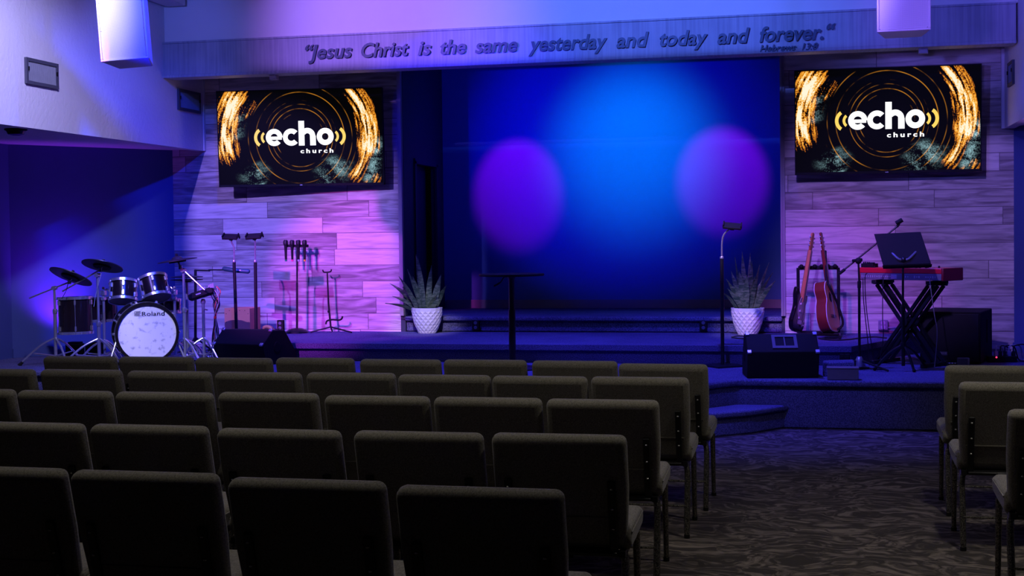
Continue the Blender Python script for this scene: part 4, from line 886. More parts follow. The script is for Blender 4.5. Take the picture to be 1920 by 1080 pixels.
cymbal_stand(344, 11.95, 507, 0, 580, [(384, 544), (338, 501), (333, 489)], 'chrome boom stand of the right cymbal', [R(205), R(325), R(80)], 0.33)
def cymbal(u, v, Y, axis, rad, label):
    c = at(u, v, Y); a = Vector(axis).normalized(); root = thing('cymbal_pad', label, 'cymbal', c, 0, 'black electronic cymbals')
    mb = MB(); mb.lathe([(rad, -0.008), (rad, 0.0), (rad * 0.75, 0.008), (rad * 0.3, 0.014), (rad * 0.2, 0.034), (0.02, 0.04)], (0, 0, 0), a, 56); mb.lathe([(rad - 0.002, -0.008), (rad * 0.3, -0.002), (0.02, 0.0)], (0, 0, 0), a, 56, cap=False); mb.build('bow', M['cymbal_black'], root, smooth=True)
    mb = MB(); mb.lathe([(rad * 0.42, -0.022), (rad * 0.45, -0.006)], (0, 0, 0), a, 32); mb.build('sensor_hub', M['rubber'], root, smooth=True)
    mb = MB(); mb.lathe([(0.012, 0.04), (0.014, 0.062), (0.006, 0.066)], (0, 0, 0), a, 16); mb.build('wing_nut', M['black_satin'], root, smooth=True)
cymbal(133, 518, 11.95, (0.20, 0.416, 0.90), 0.215, 'black rubber cymbal tilted, lower of the two at the left')
cymbal(192, 498, 11.9, (0.055, 0.35, 0.93), 0.20, 'black rubber cymbal tilted, upper of the two at the left')
cymbal(332.5, 488, 11.95, (-0.126, -0.04, 0.99), 0.19, 'black rubber cymbal almost level above the right stand')
# hi-hat
p = at(350, 524, 12.35); ob = Vector((p.x, 12.35, H1)); root = thing('hi_hat', 'black electronic hi-hat on its stand behind the right cymbal stand', 'hi-hat', ob, 0)
for dz, nm in ((0, 'lower_cymbal'), (0.022, 'upper_cymbal')):
    mb = MB(ob); s_ = -1 if dz == 0 else 1; mb.lathe([(0.16, 0), (0.16, 0.006 * s_), (0.05, 0.016 * s_), (0.045, 0.028 * s_), (0.01, 0.03 * s_)], (p.x, p.y, p.z + dz), n=40); mb.build(nm, M['cymbal_black'], root, smooth=True)
mb = MB(ob); mb.tube([(p.x, p.y, H1 + 0.03), (p.x, p.y, p.z - 0.02)], 0.014, 10); mb.tube([(p.x, p.y, p.z - 0.02), (p.x, p.y, p.z + 0.09)], 0.005, 8); mb.build('stand_tube', M['steel'], root, smooth=True)
tripod(root, ob, (p.x, p.y, H1 + 0.22), 0.26, H1, [R(190), R(310), R(70)])
mb = MB(ob); mb.box((p.x, p.y - 0.2, H1 + 0.06), (0.09, 0.26, 0.012), Matrix.Rotation(R(16), 3, 'X')); mb.build('pedal', M['steel'], root)
# tom holder posts: rack of chrome clamps left and right of the toms
def tom_post(u, Y, v0, label, us):
    p = at(u, v0, Y); ob = Vector((p.x, Y, H1)); root = thing('tom_stand', label, 'drum stand', ob, 0, 'chrome stands of the drum kit')
    mb = MB(ob); mb.tube([(p.x, Y, H1 + 0.03), p], 0.013, 10); mb.build('post', M['steel'], root, smooth=True)
    mb = MB(ob); mb.box(p, (0.05, 0.045, 0.05)); mb.box(p + Vector((0, 0, -0.06)), (0.035, 0.05, 0.03)); mb.ball(p + Vector((0.0, 0, 0.045)), 0.016, 6); mb.build('clamp', M['chrome'], root, bevel=0.004)
    mb = MB(ob); e_ = at(*us, Y); mb.tube(spline([p, (p + e_) / 2 + Vector((0, 0, 0.03)), e_], 5), 0.009, 8); mb.tube([e_ + Vector((0, 0, -0.05)), e_ + Vector((0, 0, 0.04))], 0.008, 8); mb.build('tom_arm', M['chrome'], root, smooth=True)
    tripod(root, ob, (p.x, Y, H1 + 0.24), 0.27, H1, [R(195), R(330), R(80)])
tom_post(194, 12.1, 549, 'chrome post holding the left rack tom', (206, 547))
tom_post(327, 12.1, 548, 'chrome post holding the right rack tom', (314, 541))
# drum module on its stand with cables
Ym = 12.2; p = at(381, 566, Ym); ob = Vector((p.x, Ym, H1)); root = thing('module_stand', 'chrome tripod stand below the drum module', 'stand', ob, 0, 'chrome stands of the drum kit')
mb = MB(ob); mb.tube([(p.x, Ym, H1 + 0.03), p], 0.0155, 10); mb.lathe([(0.018, -0.02), (0.026, 0), (0.018, 0.03)], p); mb.build('pole', M['steel'], root, smooth=True)
mb = MB(ob); mb.bar(p + Vector((0, 0, -.07)), p + Vector((0.05, -0.01, -.08)), 0.012); mb.build('wing_screw', M['chrome'], root)
tripod(root, ob, (p.x, Ym, H1 + 0.26), 0.26, H1, [R(210), R(330), R(90)])
c = at(378, 552, Ym); root = thing('drum_module', 'black drum sound module tilted on its stand beside the cables', 'drum module', c, 0)
rot = Matrix.Rotation(R(-18), 4, 'Y') @ Matrix.Rotation(R(20), 4, 'Z')
mb = MB(); mb.box((0, 0, 0), (0.25, 0.20, 0.055)); mb.box((0, 0.02, 0.03), (0.20, 0.14, 0.02)); mb.build('case', M['black'], root, bevel=0.01, mx=rot)
mb = MB(); mb.box((-0.02, -0.101, 0.005), (0.05, 0.003, 0.012)); mb.build('front_label', M['cable_grey'], root, mx=rot)
mb = MB()
for k in range(4): mb.tube([(0.08 + 0.015 * k, 0.03, 0.03), (0.09 + 0.015 * k, 0.03, 0.075)], 0.007, 8)
mb.box((0.02, 0.03, 0.05), (0.06, 0.03, 0.03)); mb.build('plugs', M['cable_grey'], root, mx=rot)
t = at(403, 540, Ym); root = thing('cable_bundle', 'bundle of drum cables hanging from the module to the floor', 'cables', (t.x, Ym, H1)); ob = Vector((t.x, Ym, H1))
rc = random.Random(5)
for k in range(14):
    u0 = rc.uniform(392, 408); v0 = rc.uniform(536, 546); pts = [at(u0, v0, Ym), at(u0 + rc.uniform(2, 8), v0 + 12, Ym - rc.uniform(0, .06)), at(404 + rc.uniform(-5, 9), 570, Ym - rc.uniform(-.03, .05)), at(403.5 + rc.uniform(-2, 2), 595, Ym), at(404 + rc.uniform(-6, 6), 630, Ym), at(404 + rc.uniform(-13, 13), 664, Ym)]
    pts[-1].z = H1 + 0.01
    mt_ = M['cable_red'] if k == 9 else (M['cable_grey'] if k % 3 == 0 else M['cable'])
    mb = MB(ob); mb.tube(spline(pts, 6), 0.0042, 6); mb.build('cable', mt_, root, smooth=True)
mb = MB(ob); mb.lathe([(0.014, -0.012), (0.014, 0.012)], at(403.5, 595, Ym)); mb.build('red_tie', M['cable_red'], root)
p = atz(404, 672, H1)
mb = MB(); mb.box((0, 0, 0.012), (0.15, 0.12, 0.024), Matrix.Rotation(R(-8), 3, 'Z')); mb.box((0, -0.01, 0.027), (0.13, 0.1, 0.006), Matrix.Rotation(R(-6), 3, 'Z')); o = mb.build('white_box', M['paper'], bevel=0.003); o.location = (p.x, p.y - 0.02, H1); tag(o, 'flat white box on the floor below the cable bundle', 'box')
# throne, pedal, floor light and loose cables behind the bass drum
p = at(262, 590, 12.95); root = thing('drum_throne', 'round black drum stool behind the bass drum', 'stool', (p.x, 13.0, H1))
mb = MB(); mb.lathe([(0.16, 0.42), (0.18, 0.44), (0.18, 0.50), (0.16, 0.52), (0.05, 0.525)]); mb.build('seat', M['rubber'], root, smooth=True)
mb = MB(); mb.tube([(0, 0, 0.05), (0, 0, 0.43)], 0.016); mb.build('pole', M['steel'], root, smooth=True)
tripod(root, Vector((p.x, 13.0, H1)), Vector((p.x, 13.0, H1 + 0.25)), 0.24, H1, [R(30), R(150), R(270)])
for (u, lb) in ((150, 'low black floor lamp behind the tall floor tom'), (187, 'low black floor lamp behind the second floor tom')):
    p = at(u, 655, 12.95); mb = MB(); mb.box((0, 0, 0.07), (0.16, 0.12, 0.13)); mb.box((0, 0.01, 0.145), (0.13, 0.09, 0.02)); mb.bar((-0.095, 0, 0), (-0.095, 0, 0.14), 0.012); mb.bar((0.095, 0, 0), (0.095, 0, 0.14), 0.012)
    o = mb.build('floor_lamp_can', M['black'], bevel=0.006); o.location = (p.x, 12.85, H1); tag(o, lb, 'lamp', 'floor lamps behind the drums')
rc = random.Random(11)
for k in range(7):
    u = rc.uniform(330, 410); p = atz(u, rc.uniform(664, 671), H1); pts = [p + Vector((0, 0, 0.012))]
    for j in range(5): pts.append(pts[-1] + Vector((rc.uniform(-.12, .12), rc.uniform(-.03, .10), 0))); pts[-1].z = H1 + 0.012 + rc.uniform(0, .05)
    pts[-1].z = H1 + 0.012
    mb = MB(p); mb.tube(spline(pts, 6), 0.005, 6); o = mb.build('floor_cable', M['cable'], smooth=True); o.location = p; tag(o, 'tangled black cable on the floor beside the bass drum', 'cable', 'loose cables beside the bass drum')
# thin trigger leads on the kit
for u0, v0, pts_, lb in ((192, 500, [(188, 520), (179, 555), (176, 575)], 'thin pale lead hanging from the upper left cymbal'), (133, 522, [(128, 530), (124, 545), (116, 560)], 'thin black lead hanging from the lower left cymbal')):
    a = at(u0, v0, 11.88); mb = MB(a); mb.tube(spline([a] + [at(x, y, 11.87) for x, y in pts_], 6), 0.0035, 6); o = mb.build('cymbal_lead', M['cable_grey'] if u0 == 192 else M['cable'], smooth=True); o.location = a; tag(o, lb, 'cable')

# ------------------------------------------------------------------ guitar rack and guitars
gl, gr = atz(1500, 633, H2), atz(1573, 633, H2); Yr = 13.6
ob = Vector(((gl.x + gr.x) / 2, Yr, H2)); root = thing('guitar_rack', 'black tubular rack holding two guitars by the right plank wall', 'guitar rack', ob)
xl, xr = at(1497, 600, Yr).x, at(1572.5, 600, Yr).x; zt = at(1535, 502, Yr).z
for x in (xl, xr):
    mb = MB(ob); mb.tube([(x, Yr, H2 + 0.03), (x, Yr, zt)], 0.016, 10); mb.tube([(x, Yr, H2 + 0.04), (x, Yr - 0.26, H2 + 0.03)], 0.014, 10); mb.tube([(x, Yr - .30, H2 + 0.03), (x, Yr + .1, H2 + 0.03)], 0.014, 10); mb.build('side_frame', M['black_satin'], root, smooth=True)
mb = MB(ob); mb.bar((xl, Yr, zt), (xr, Yr, zt), 0.045, 0.04); tr = mb.build('top_rail', M['rubber'], root, bevel=0.01)
for k in range(6):
    mb = MB(ob); mb.ball((xl + (xr - xl) * (k + .5) / 6, Yr - 0.03, zt + 0.015), 0.022, 6); mb.build('divider', M['rubber'], tr, smooth=True)
for yy in (Yr - 0.05, Yr - 0.24):
    mb = MB(ob); mb.tube([(xl, yy, H2 + 0.05), (xr, yy, H2 + 0.05)], 0.017, 10); mb.build('bottom_rail', M['rubber'], root, smooth=True)
def guitar(name, label, base_px, Yg, face, lean_x, lean_y, L, body, depth, mats, acoustic):
    """local: x across, z along the neck from the body end, -y = face"""
    p = at(*base_px, Yg); root = thing(name, label, 'guitar', (p.x, Yg, H2 + 0.068))
    root.rotation_euler = (Matrix.Rotation(lean_x, 3, 'Y') @ Matrix.Rotation(lean_y, 3, 'X') @ Matrix.Rotation(face, 3, 'Z')).to_euler()
    out = [(q.x, q.z) for q in spline([(x, 0, z) for x, z in body], 6, True)]
    mb = MB(); mb.prism(out, -depth / 2, depth / 2); bd = mb.build('body', M[mats[0]], root, bevel=0.004 if acoustic else 0.012, seg=3)
    top = [(x * 0.985, 0.003 + z * 0.987) for x, z in out]
    zb = max(z for x, z in body)
    if acoustic:
        mb = MB(); mb.prism(top, -depth / 2 - 0.003, -depth / 2 + 0.001); tp_ = mb.build('soundboard', M[mats[1]], root)
        for yy in (-depth / 2, depth / 2):
            mb = MB(); mb.tube([Vector((x, yy, z)) for x, z in out + out[:1]], 0.0035, 6); mb.build('binding', M['cream'], root, smooth=True)
        mb = MB(); mb.lathe([(0.05, 0.0), (0.05, 0.001)], (0, -depth / 2 - 0.003, 0.34), (0, -1, 0), 32); mb.build('sound_hole', M['black'], tp_)
        mb = MB(); mb.box((0, -depth / 2 - 0.008, 0.15), (0.15, 0.01, 0.028)); mb.build('bridge', M['rosewood'], tp_, bevel=0.003)
    else:
        pg = [(q.x, q.z) for q in spline([(x, 0, z) for x, z in [(-.05, .33), (.06, .36), (.10, .28), (.13, .16), (.09, .08), (.0, .12), (-.07, .20)]], 5, True)]
        mb = MB(); mb.prism(pg, -depth / 2 - 0.003, -depth / 2 + 0.001); g_ = mb.build('pickguard', M['cream'], root); g_['label'] = 'cream pickguard'
        mb = MB()
        for z in (0.14, 0.21, 0.28): mb.box((0, -depth / 2 - 0.007, z), (0.075, 0.01, 0.018))
        mb.build('pickups', M['cream'], root); mb = MB(); mb.box((0, -depth / 2 - 0.006, 0.10), (0.08, 0.012, 0.04)); mb.build('bridge', M['chrome'], root)
        mb = MB()
        for x, z in ((0.08, 0.12), (0.095, 0.08), (0.06, 0.07)): mb.lathe([(0.011, 0), (0.010, 0.014)], (x, -depth / 2, z), (0, -1, 0), 14)
        mb.build('knobs', M['chrome'], root, smooth=True)
    yn = -depth / 2 + (0.0 if acoustic else -0.004); nl_ = L - 0.18
    mb = MB(); mb._add([(-.029, yn + .02, zb - .09), (.029, yn + .02, zb - .09), (.022, yn + .012, nl_), (-.022, yn + .012, nl_), (-.029, yn - .010, zb - .09), (.029, yn - .010, zb - .09), (.022, yn - .010, nl_), (-.022, yn - .010, nl_), (0, yn + .035, zb - .09), (0, yn + .028, nl_)],
        [(0, 1, 5, 4), (3, 7, 6, 2), (4, 5, 6, 7), (0, 4, 7, 3), (1, 2, 6, 5), (0, 3, 9, 8), (8, 9, 2, 1), (0, 8, 1), (3, 2, 9)]); mb.build('neck', M[mats[2]], root)
    mb = MB(); mb.box((0, yn - 0.012, (zb - 0.13 + nl_) / 2), (0.046, 0.006, nl_ - zb + 0.13)); mb.build('fretboard', M[mats[3]], root)
    hs_ = [(-.022, nl_), (.022, nl_), (.034, nl_ + .03), (.030, L - .01), (.0, L), (-.030, L - .01), (-.034, nl_ + .03)]
    mb = MB(); mb.prism(hs_, yn - 0.006, yn + 0.010); hd_ = mb.build('headstock', M[mats[2]], root, bevel=0.003)
    for s_ in (-1, 1):
        for k in range(3):
            mb = MB(); mb.tube([(s_ * 0.02, yn, nl_ + 0.045 + k * 0.042), (s_ * 0.052, yn, nl_ + 0.045 + k * 0.042)], 0.004, 6); mb.ball((s_ * 0.056, yn, nl_ + 0.045 + k * 0.042), 0.009, 5); mb.build('tuning_peg', M['chrome'], hd_, smooth=True)
    mb = MB()
    for k in range(6): mb.tube([(-0.018 + k * 0.0072, yn - 0.017, 0.13), (-0.015 + k * 0.006, yn - 0.016, nl_)], 0.0007, 4)
    mb.build('strings', M['steel'], root)
    return root
acb = [(0, 0), (-.13, .02), (-.198, .12), (-.17, .24), (-.122, .315), (-.145, .41), (-.09, .485), (0, .495), (.09, .485), (.145, .41), (.122, .315), (.17, .24), (.198, .12), (.13, .02)]
elb = [(0, 0), (-.12, .02), (-.165, .10), (-.135, .19), (-.125, .27), (-.16, .36), (-.15, .43), (-.10, .41), (-.03, .345), (.03, .335), (.08, .37), (.13, .38), (.135, .32), (.115, .26), (.13, .18), (.16, .10), (.12, .02)]
g = guitar('acoustic_guitar', 'red-brown acoustic guitar with dark strap standing in the rack', (1556, 627), 13.40, R(73), R(-7.5), R(-9), 0.99, acb, 0.105, ('mahogany', 'spruce', 'mahogany', 'rosewood'), True)
mb = MB(); mb.tube(spline([(0, 0.06, 0.0), (0.10, -0.10, 0.05), (0.06, -0.10, 0.25), (-0.06, -0.085, 0.42), (-0.03, -0.05, 0.52), (0.0, -0.07, 0.80)], 8), 0.012, 6); mb.build('strap', M['rubber'], g, smooth=True)
guitar('electric_guitar', 'dark electric guitar with orange maple neck standing in the rack', (1491, 628), 13.40, R(68), R(9), R(-8), 1.0, elb, 0.045, ('black_gloss', 'cream', 'maple', 'maple'), False)

# ------------------------------------------------------------------ microphone boom stand, music stand
Ys = 12.2; b0 = atz(1611.5, 694, H1); ob = Vector((at(1611, 600, Ys).x, Ys, H1)); root = thing('boom_microphone_stand', 'black tripod microphone stand with empty boom left of the keyboard', 'microphone stand', ob)
hub = at(1609.5, 489, Ys)
mb = MB(ob); mb.tube([(ob.x, Ys, H1 + 0.04), at(1611, 540, Ys)], 0.012, 10); mb.tube([at(1611, 540, Ys), at(1611, 527, Ys)], 0.016, 10); mb.build('lower_tube', M['black_satin'], root, smooth=True)
mb = MB(ob); mb.tube([at(1611, 527, Ys), hub], 0.009, 10); mb.build('upper_tube', M['black_satin'], root, smooth=True)
mb = MB(ob); mb.ball(hub, 0.03, 6); mb.tube([hub + Vector((-.05, -.02, -.0)), hub + Vector((.03, 0.02, 0.01))], 0.014, 8); mb.build('boom_clutch', M['rubber'], root, smooth=True)
mb = MB(ob); mb.tube([at(1574, 513, Ys), at(1683, 424, Ys)], 0.008, 8); bm_ = mb.build('boom_arm', M['black_satin'], root, smooth=True)
mb = MB(ob); mb.tube([at(1574, 513, Ys), at(1584, 505, Ys)], 0.014, 8); mb.build('counterweight', M['rubber'], bm_, smooth=True)
mb = MB(ob); mb.tube([at(1682, 425, Ys), at(1686, 419, Ys)], 0.012, 8); mb.tube([at(1680, 419, Ys), at(1692, 412, Ys)], 0.020, 10); mb.build('mic_clip', M['rubber'], bm_, smooth=True)
mb = MB(ob); mb.lathe([(0.03, 0.03), (0.035, 0.09), (0.02, 0.12)], (ob.x, Ys, H1)); mb.build('leg_collar', M['steel'], root, smooth=True)
for a in (R(-35), R(200), R(85)):
    mb = MB(ob); e_ = Vector((ob.x + 0.29 * math.cos(a), Ys + 0.29 * math.sin(a), H1 + 0.012)); mb.tube([(ob.x, Ys, H1 + 0.09), e_], 0.010, 8); mb.build('leg', M['black_satin'], root, smooth=True)

Yu = 12.1; pb = at(1693, 560, Yu); ob = Vector((pb.x, Yu, H1)); root = thing('music_stand', 'black music stand with solid desk in front of the keyboard', 'music stand', ob)
mb = MB(ob); mb.tube([(pb.x, Yu, H1 + 0.05), at(1693, 575, Yu)], 0.015, 10); mb.lathe([(0.02, -.03), (0.022, .02)], at(1693, 578, Yu)); mb.build('lower_tube', M['black_satin'], root, smooth=True)
mb = MB(ob); mb.tube([at(1693, 575, Yu), at(1693, 497, Yu)], 0.010, 10); mb.build('upper_tube', M['black_satin'], root, smooth=True)
tl_, tr_, br_, bl_ = at(1639, 439, Yu + 0.10), at(1726, 435, Yu + 0.10), at(1746, 495, Yu - 0.05), at(1656, 498, Yu - 0.05)
nv = (tr_ - tl_).cross(bl_ - tl_).normalized() * 0.006
mb = MB(ob); mb._add([tl_ + nv, tr_ + nv, br_ + nv, bl_ + nv, tl_ - nv, tr_ - nv, br_ - nv, bl_ - nv], [(0, 1, 2, 3), (7, 6, 5, 4), (0, 4, 5, 1), (1, 5, 6, 2), (2, 6, 7, 3), (3, 7, 4, 0)]); mb.build('desk', M['black'], root, bevel=0.003)
mb = MB(ob); sg = 1 if nv.y > 0 else -1; bk_ = nv.normalized() * sg * 0.05; mb._add([bl_, br_ + (br_ - bl_) * 0.02, br_ + (br_ - bl_) * 0.02 + bk_, bl_ + bk_, bl_ - Vector((0, 0, .006)), br_ - Vector((0, 0, .006)), br_ + bk_ - Vector((0, 0, .006)), bl_ + bk_ - Vector((0, 0, .006))], [(0, 1, 2, 3), (7, 6, 5, 4), (0, 4, 5, 1), (1, 5, 6, 2), (2, 6, 7, 3), (3, 7, 4, 0)]); mb.build('lip', M['black'], root)
cb = at(1694, 487, Yu - 0.035)
for s_, q in ((-1, (1676, 478)), (1, (1714, 476))):
    mb = MB(ob); e_ = at(*q, Yu - 0.01); mb.tube(spline([cb, at(1694 + s_ * 9, 486, Yu - 0.04), e_, e_ + Vector((s_ * .02, .03, .02))], 5), 0.011, 8); mb.build('support_arm', M['slot'], root, smooth=True)
mb = MB(ob); mb.ball(cb, 0.026, 6); mb.build('tilt_joint', M['black_satin'], root, smooth=True)
hubz = at(1693, 646, Yu).z
mb = MB(ob); mb.lathe([(0.022, -0.02), (0.026, 0.0), (0.022, 0.02)], (pb.x, Yu, hubz)); mb.build('leg_collar', M['black_satin'], root, smooth=True)
for q in ((1640, 690, 0.04), (1714, 698, -0.06), (1736, 681, 0.30)):
    e_ = at(q[0], q[1], Yu + q[2]); e_.z = H1 + 0.012
    mb = MB(ob); mb.tube(spline([(pb.x, Yu, hubz), (Vector((pb.x, Yu, hubz)) + e_) / 2 + Vector((0, 0, .03)), e_], 5), 0.012, 8); lg = mb.build('leg', M['black_satin'], root, smooth=True)
    mb = MB(ob); mb.ball(e_ + Vector((0, 0, 0.004)), 0.016, 5); mb.build('foot_cap', M['rubber'], lg, smooth=True)

# ------------------------------------------------------------------ keyboard on X stand
k0, k1 = at(1613, 526, 12.84), at(1765, 526, 12.36); k1.z = k0.z = (k0.z + k1.z) / 2
ax = (k1 - k0); KL = ax.length; ax.normalize(); ang = math.atan2(ax.y, ax.x); KZ = k0.z; kc = (k0 + k1) / 2
KD = 0.33; kb = thing('keyboard', 'red stage keyboard seen from behind on an X stand', 'keyboard', (kc.x, kc.y, KZ), ang); KH = 0.115
mb = MB(); mb.box((0, KD / 2, KH * 0.30), (KL, KD, KH * 0.52)); mb.build('rear_panel', M['greybox'], kb, bevel=0.003)
mb = MB(); mb.box((0, KD / 2 - 0.002, KH * 0.775), (KL, KD, KH * 0.43)); mb.build('case_top', M['red_gloss'], kb, bevel=0.006)
for s_ in (-1, 1):
    mb = MB(); mb.prism([(s_ * (KL / 2), 0.0), (s_ * (KL / 2 + 0.022), 0.0), (s_ * (KL / 2 + 0.022), KH), (s_ * (KL / 2), KH)], -0.004, KD + 0.01); mb.build('end_cheek', M['red_dark'] if s_ > 0 else M['red_gloss'], kb, bevel=0.006)
mb = MB()
for i in range(52):
    mb.box((-KL / 2 + 0.02 + (KL - 0.04) * (i + .5) / 52, KD - 0.02, KH * 0.6), ((KL - 0.04) / 52 * 0.92, 0.14, 0.02))
mb.build('keys', M['paper'], kb)
rk = random.Random(2); mb = MB()
for i in range(26):
    x = -KL / 2 + 0.05 + (KL - 0.1) * i / 25
    if rk.random() < 0.75: mb.lathe([(0.010, KH * 0.98), (0.008, KH * 0.98 + 0.02)], (x, 0.06 + rk.uniform(0, .1), 0), n=10)
mb.build('knobs', M['rubber'], kb)
mb = MB()
for i in range(34):
    x = -KL / 2 + 0.02 + (KL - 0.08) * i / 33
    if i in (15, 16, 17, 18, 22, 23, 27, 28): continue
    mb.box((x, -0.001, KH * 0.30), (rk.uniform(.006, .014), 0.003, rk.uniform(.008, .022)))
mb.box((-0.06, -0.001, KH * 0.30), (0.06, 0.003, 0.04)); mb.build('jack_markings', M['cable_grey'], kb)
mb = MB(); mb.box((0, 0, 0.018), (0.13, 0.09, 0.036)); mb.box((0.02, 0, 0.04), (0.05, 0.05, 0.012)); 
for i in range(4): mb.lathe([(0.008, 0.036), (0.007, 0.05)], (-0.05 + i * .02, -0.02, 0), n=10)
o = mb.build('effects_box', M['black'], bevel=0.004); pe = at(1632, 508, 12.75); o.location = (pe.x, kc.y + 0.32, KZ + KH - 0.001); o.rotation_euler = (0, 0, ang); tag(o, 'small black effects box on the left end of the keyboard', 'effects box')
# X stand: two pairs of crossing square legs, top arms, floor feet
ks = thing('keyboard_stand', 'black double-braced X keyboard stand', 'keyboard stand', (kc.x, kc.y, H1), ang); hz = KZ - H1 - 0.028
W2 = KL * 0.36; yc_ = KD / 2
for dy in (-0.05, 0.05):
    for s_ in (-1, 1):
        for d in (-0.03, 0.03):
            mb = MB(); y = yc_ + dy + s_ * 0.024
            mb.bar((-s_ * (W2 - 0.02) + d * 1.6, y, hz - 0.02), (s_ * W2 * 0.86 + d * 1.6, y, 0.035), 0.026, 0.03, up=(0, 1, 0)); mb.build('leg_tube', M['black_satin'], ks)
for s_ in (-1, 1):
    mb = MB(); mb.box((s_ * (W2 - 0.02), yc_, hz), (0.19, 0.05, 0.035)); mb.box((s_ * (W2 - 0.02), yc_, hz + 0.01), (0.05, KD * 0.95, 0.034)); mb.build('top_arm', M['black_satin'], ks, bevel=0.006)
    mb = MB(); mb.box((s_ * W2 * 0.88, yc_, 0.02), (0.05, 0.46, 0.035)); mb.build('floor_foot', M['black_satin'], ks, bevel=0.006)
mb = MB(); mb.lathe([(0.04, -0.11), (0.04, 0.11)], (0, yc_, hz * 0.53), (0, 1, 0), 20); mb.ball((0, yc_ - 0.125, hz * 0.53), 0.02, 6); mb.build('pivot_lock', M['black'], ks, smooth=True)
# keyboard leads
for (u, v0, vs, lb, mt_) in ((1618, 522, [(1619, 560), (1624, 610), (1628, 650), (1630, 680)], 'black lead hanging from the left end of the keyboard', 'cable'), (1626, 512, [(1622, 520), (1623, 560), (1627, 600), (1633, 640), (1640, 680)], 'thin black lead from the effects box to the floor', 'cable'), (1656, 520, [(1655, 560), (1655, 600), (1656, 632), (1648, 672)], 'black lead from the keyboard past the wall outlet', 'cable'), (1743, 522, [(1745, 540), (1752, 590), (1757, 620), (1755, 660), (1752, 676)], 'grey-white lead curving from the keyboard to the floor', 'cable_grey')):
    Y_ = 12.5 if u < 1700 else 12.36; a = at(u, v0, Y_); pts = [a] + [at(x, y, Y_) for x, y in vs]; pts[-1].z = H1 + 0.01
    mb = MB(a); mb.tube(spline(pts, 6), 0.004, 6); o = mb.build('keyboard_lead', M[mt_], smooth=True); o.location = a; tag(o, lb, 'cable', 'leads below the keyboard')
# ------------------------------------------------------------------ subwoofer, power strip
s0, s1 = atz(1724, 682, H1), atz(1838, 683, H1); Yq = 12.85
xw0, xw1 = at(1724, 640, Yq).x, at(1839, 640, Yq).x; hq = at(1780, 583, Yq).z - H1
root = thing('subwoofer', 'large black subwoofer cabinet behind the keyboard stand', 'subwoofer', ((xw0 + xw1) / 2, Yq, H1), R(-15)); wq = xw1 - xw0
mb = MB(); mb.box((0, 0.36, hq / 2), (wq, 0.72, hq - 0.02)); mb.build('cabinet', M['rubber'], root, bevel=0.01)
mb = MB(); mb.box((0, -0.006, hq / 2), (wq - 0.03, 0.012, hq - 0.05)); mb.build('grille', M['dark_grille'], root, bevel=0.004)
mb = MB(); mb.box((-0.06, -0.014, 0.095), (0.08, 0.006, 0.035)); bd = mb.build('badge', M['slot'], root)
mb = MB()
for i in range(4): mb.box((-0.085 + i * 0.017, -0.018, 0.097), (0.010, 0.003, 0.018))
mb.build('badge_letters', M['grey_plate'], bd)
mb = MB(); mb.ball((-0.065, -0.014, 0.045), 0.006, 5); mb.build('power_light', M['led_blue'], root)
for s_ in (-1, 1):
    mb = MB(); mb.box((s_ * wq / 2, 0.42, hq * 0.58), (0.012, 0.22, 0.10), Matrix.Rotation(R(90), 3, 'X')); mb.build('handle_recess', M['black'], root, bevel=0.004)
mb = MB()
for sx in (-1, 1):
    for sy in (0.06, 0.66): mb.lathe([(0.02, 0), (0.02, 0.014)], (sx * wq * 0.4, sy, 0))
mb.build('feet', M['rubber'], root)
p = atz(1878, 679, H1); root = thing('power_strip', 'black power strip with plugs beside the subwoofer', 'power strip', (p.x, p.y, H1), R(8)); 
mb = MB(); mb.box((0, 0, 0.03), (0.26, 0.09, 0.055)); mb.build('housing', M['black'], root, bevel=0.006)
mb = MB(); mb.ball((-0.06, -0.05, 0.05), 0.008, 6); mb.build('red_switch', M['led_red'], root)
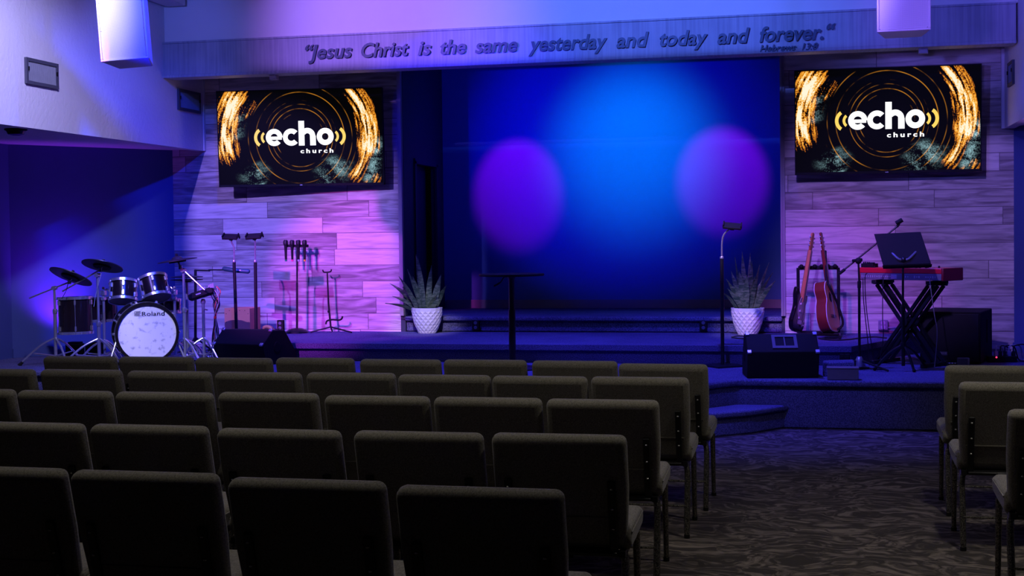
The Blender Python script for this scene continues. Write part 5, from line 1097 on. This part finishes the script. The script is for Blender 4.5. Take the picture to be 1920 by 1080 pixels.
for k in range(5):
    mb = MB(); x = -0.05 + k * 0.04; mb.box((x, 0, 0.08), (0.025, 0.03, 0.045)); mb.tube(spline([(x, 0, 0.10), (x + 0.01, 0.01, 0.15), (x + 0.07 + k * .012, 0.03, 0.12 + 0.008 * k), (x + 0.14, 0.05, 0.02), (x + 0.2, -0.03, 0.01)], 6), 0.006, 6); mb.build('plug', M['cable'] if k % 3 else M['cable_grey'], root, smooth=True)
p = atz(1787, 688, H1); root = thing('sustain_pedal', 'low black foot pedal with painted pale glints before the subwoofer', 'pedal', (p.x, p.y, H1))
mb = MB(); mb.box((0, 0, 0.02), (0.10, 0.16, 0.03)); mb.build('base', M['black'], root, bevel=0.005)
mb = MB()
for k in range(4): mb.box((-0.035 + k * 0.024, -0.05, 0.038), (0.014, 0.02, 0.006))
mb.build('painted_glints', M['white_cab'], root)  # glints of light put in as small white blocks
p = atz(1806, 690, H1); root = thing('floor_junction', 'short grey post box on the floor in front of the subwoofer', 'box', (p.x, p.y, H1))
mb = MB(); mb.box((0, 0, 0.045), (0.10, 0.06, 0.09)); mb.build('box', M['greybox'], root, bevel=0.004); mb = MB(); mb.box((0.043, -0.004, 0.045), (0.016, 0.06, 0.088)); mb.build('pale_edge', M['trim'], root)
# cables across the second level and the loop by the right pot
for pts, r_, lb in (([(1372, 633), (1385, 631), (1405, 633), (1395, 636), (1372, 634)], 0.006, 'black cable loop on the step below the right pot'), ([(1535, 636), (1560, 639), (1590, 638), (1612, 635), (1640, 633), (1662, 635)], 0.008, 'black cable running along the step below the guitar rack')):
    P_ = [atz(x, y, H2) + Vector((0, 0, 0.006)) for x, y in pts]; mb = MB(P_[0]); mb.tube(spline(P_, 6), r_, 6); o = mb.build('step_cable', M['cable'], smooth=True); o.location = P_[0]; tag(o, lb, 'cable')
for k, (u, v) in enumerate(((1610, 690), (1622, 686), (1632, 692), (1600, 694))):
    P_ = [atz(u, v, H1) + Vector((0, 0, .008))]
    for j in range(5): P_.append(P_[-1] + Vector((rk.uniform(-.08, .12), rk.uniform(-.05, .06), 0)))
    mb = MB(P_[0]); mb.tube(spline(P_, 6), 0.006, 6); o = mb.build('stage_cable', M['cable'], smooth=True); o.location = P_[0]; tag(o, 'black cable coiled at the foot of the boom microphone stand', 'cable', 'cables at the boom stand')
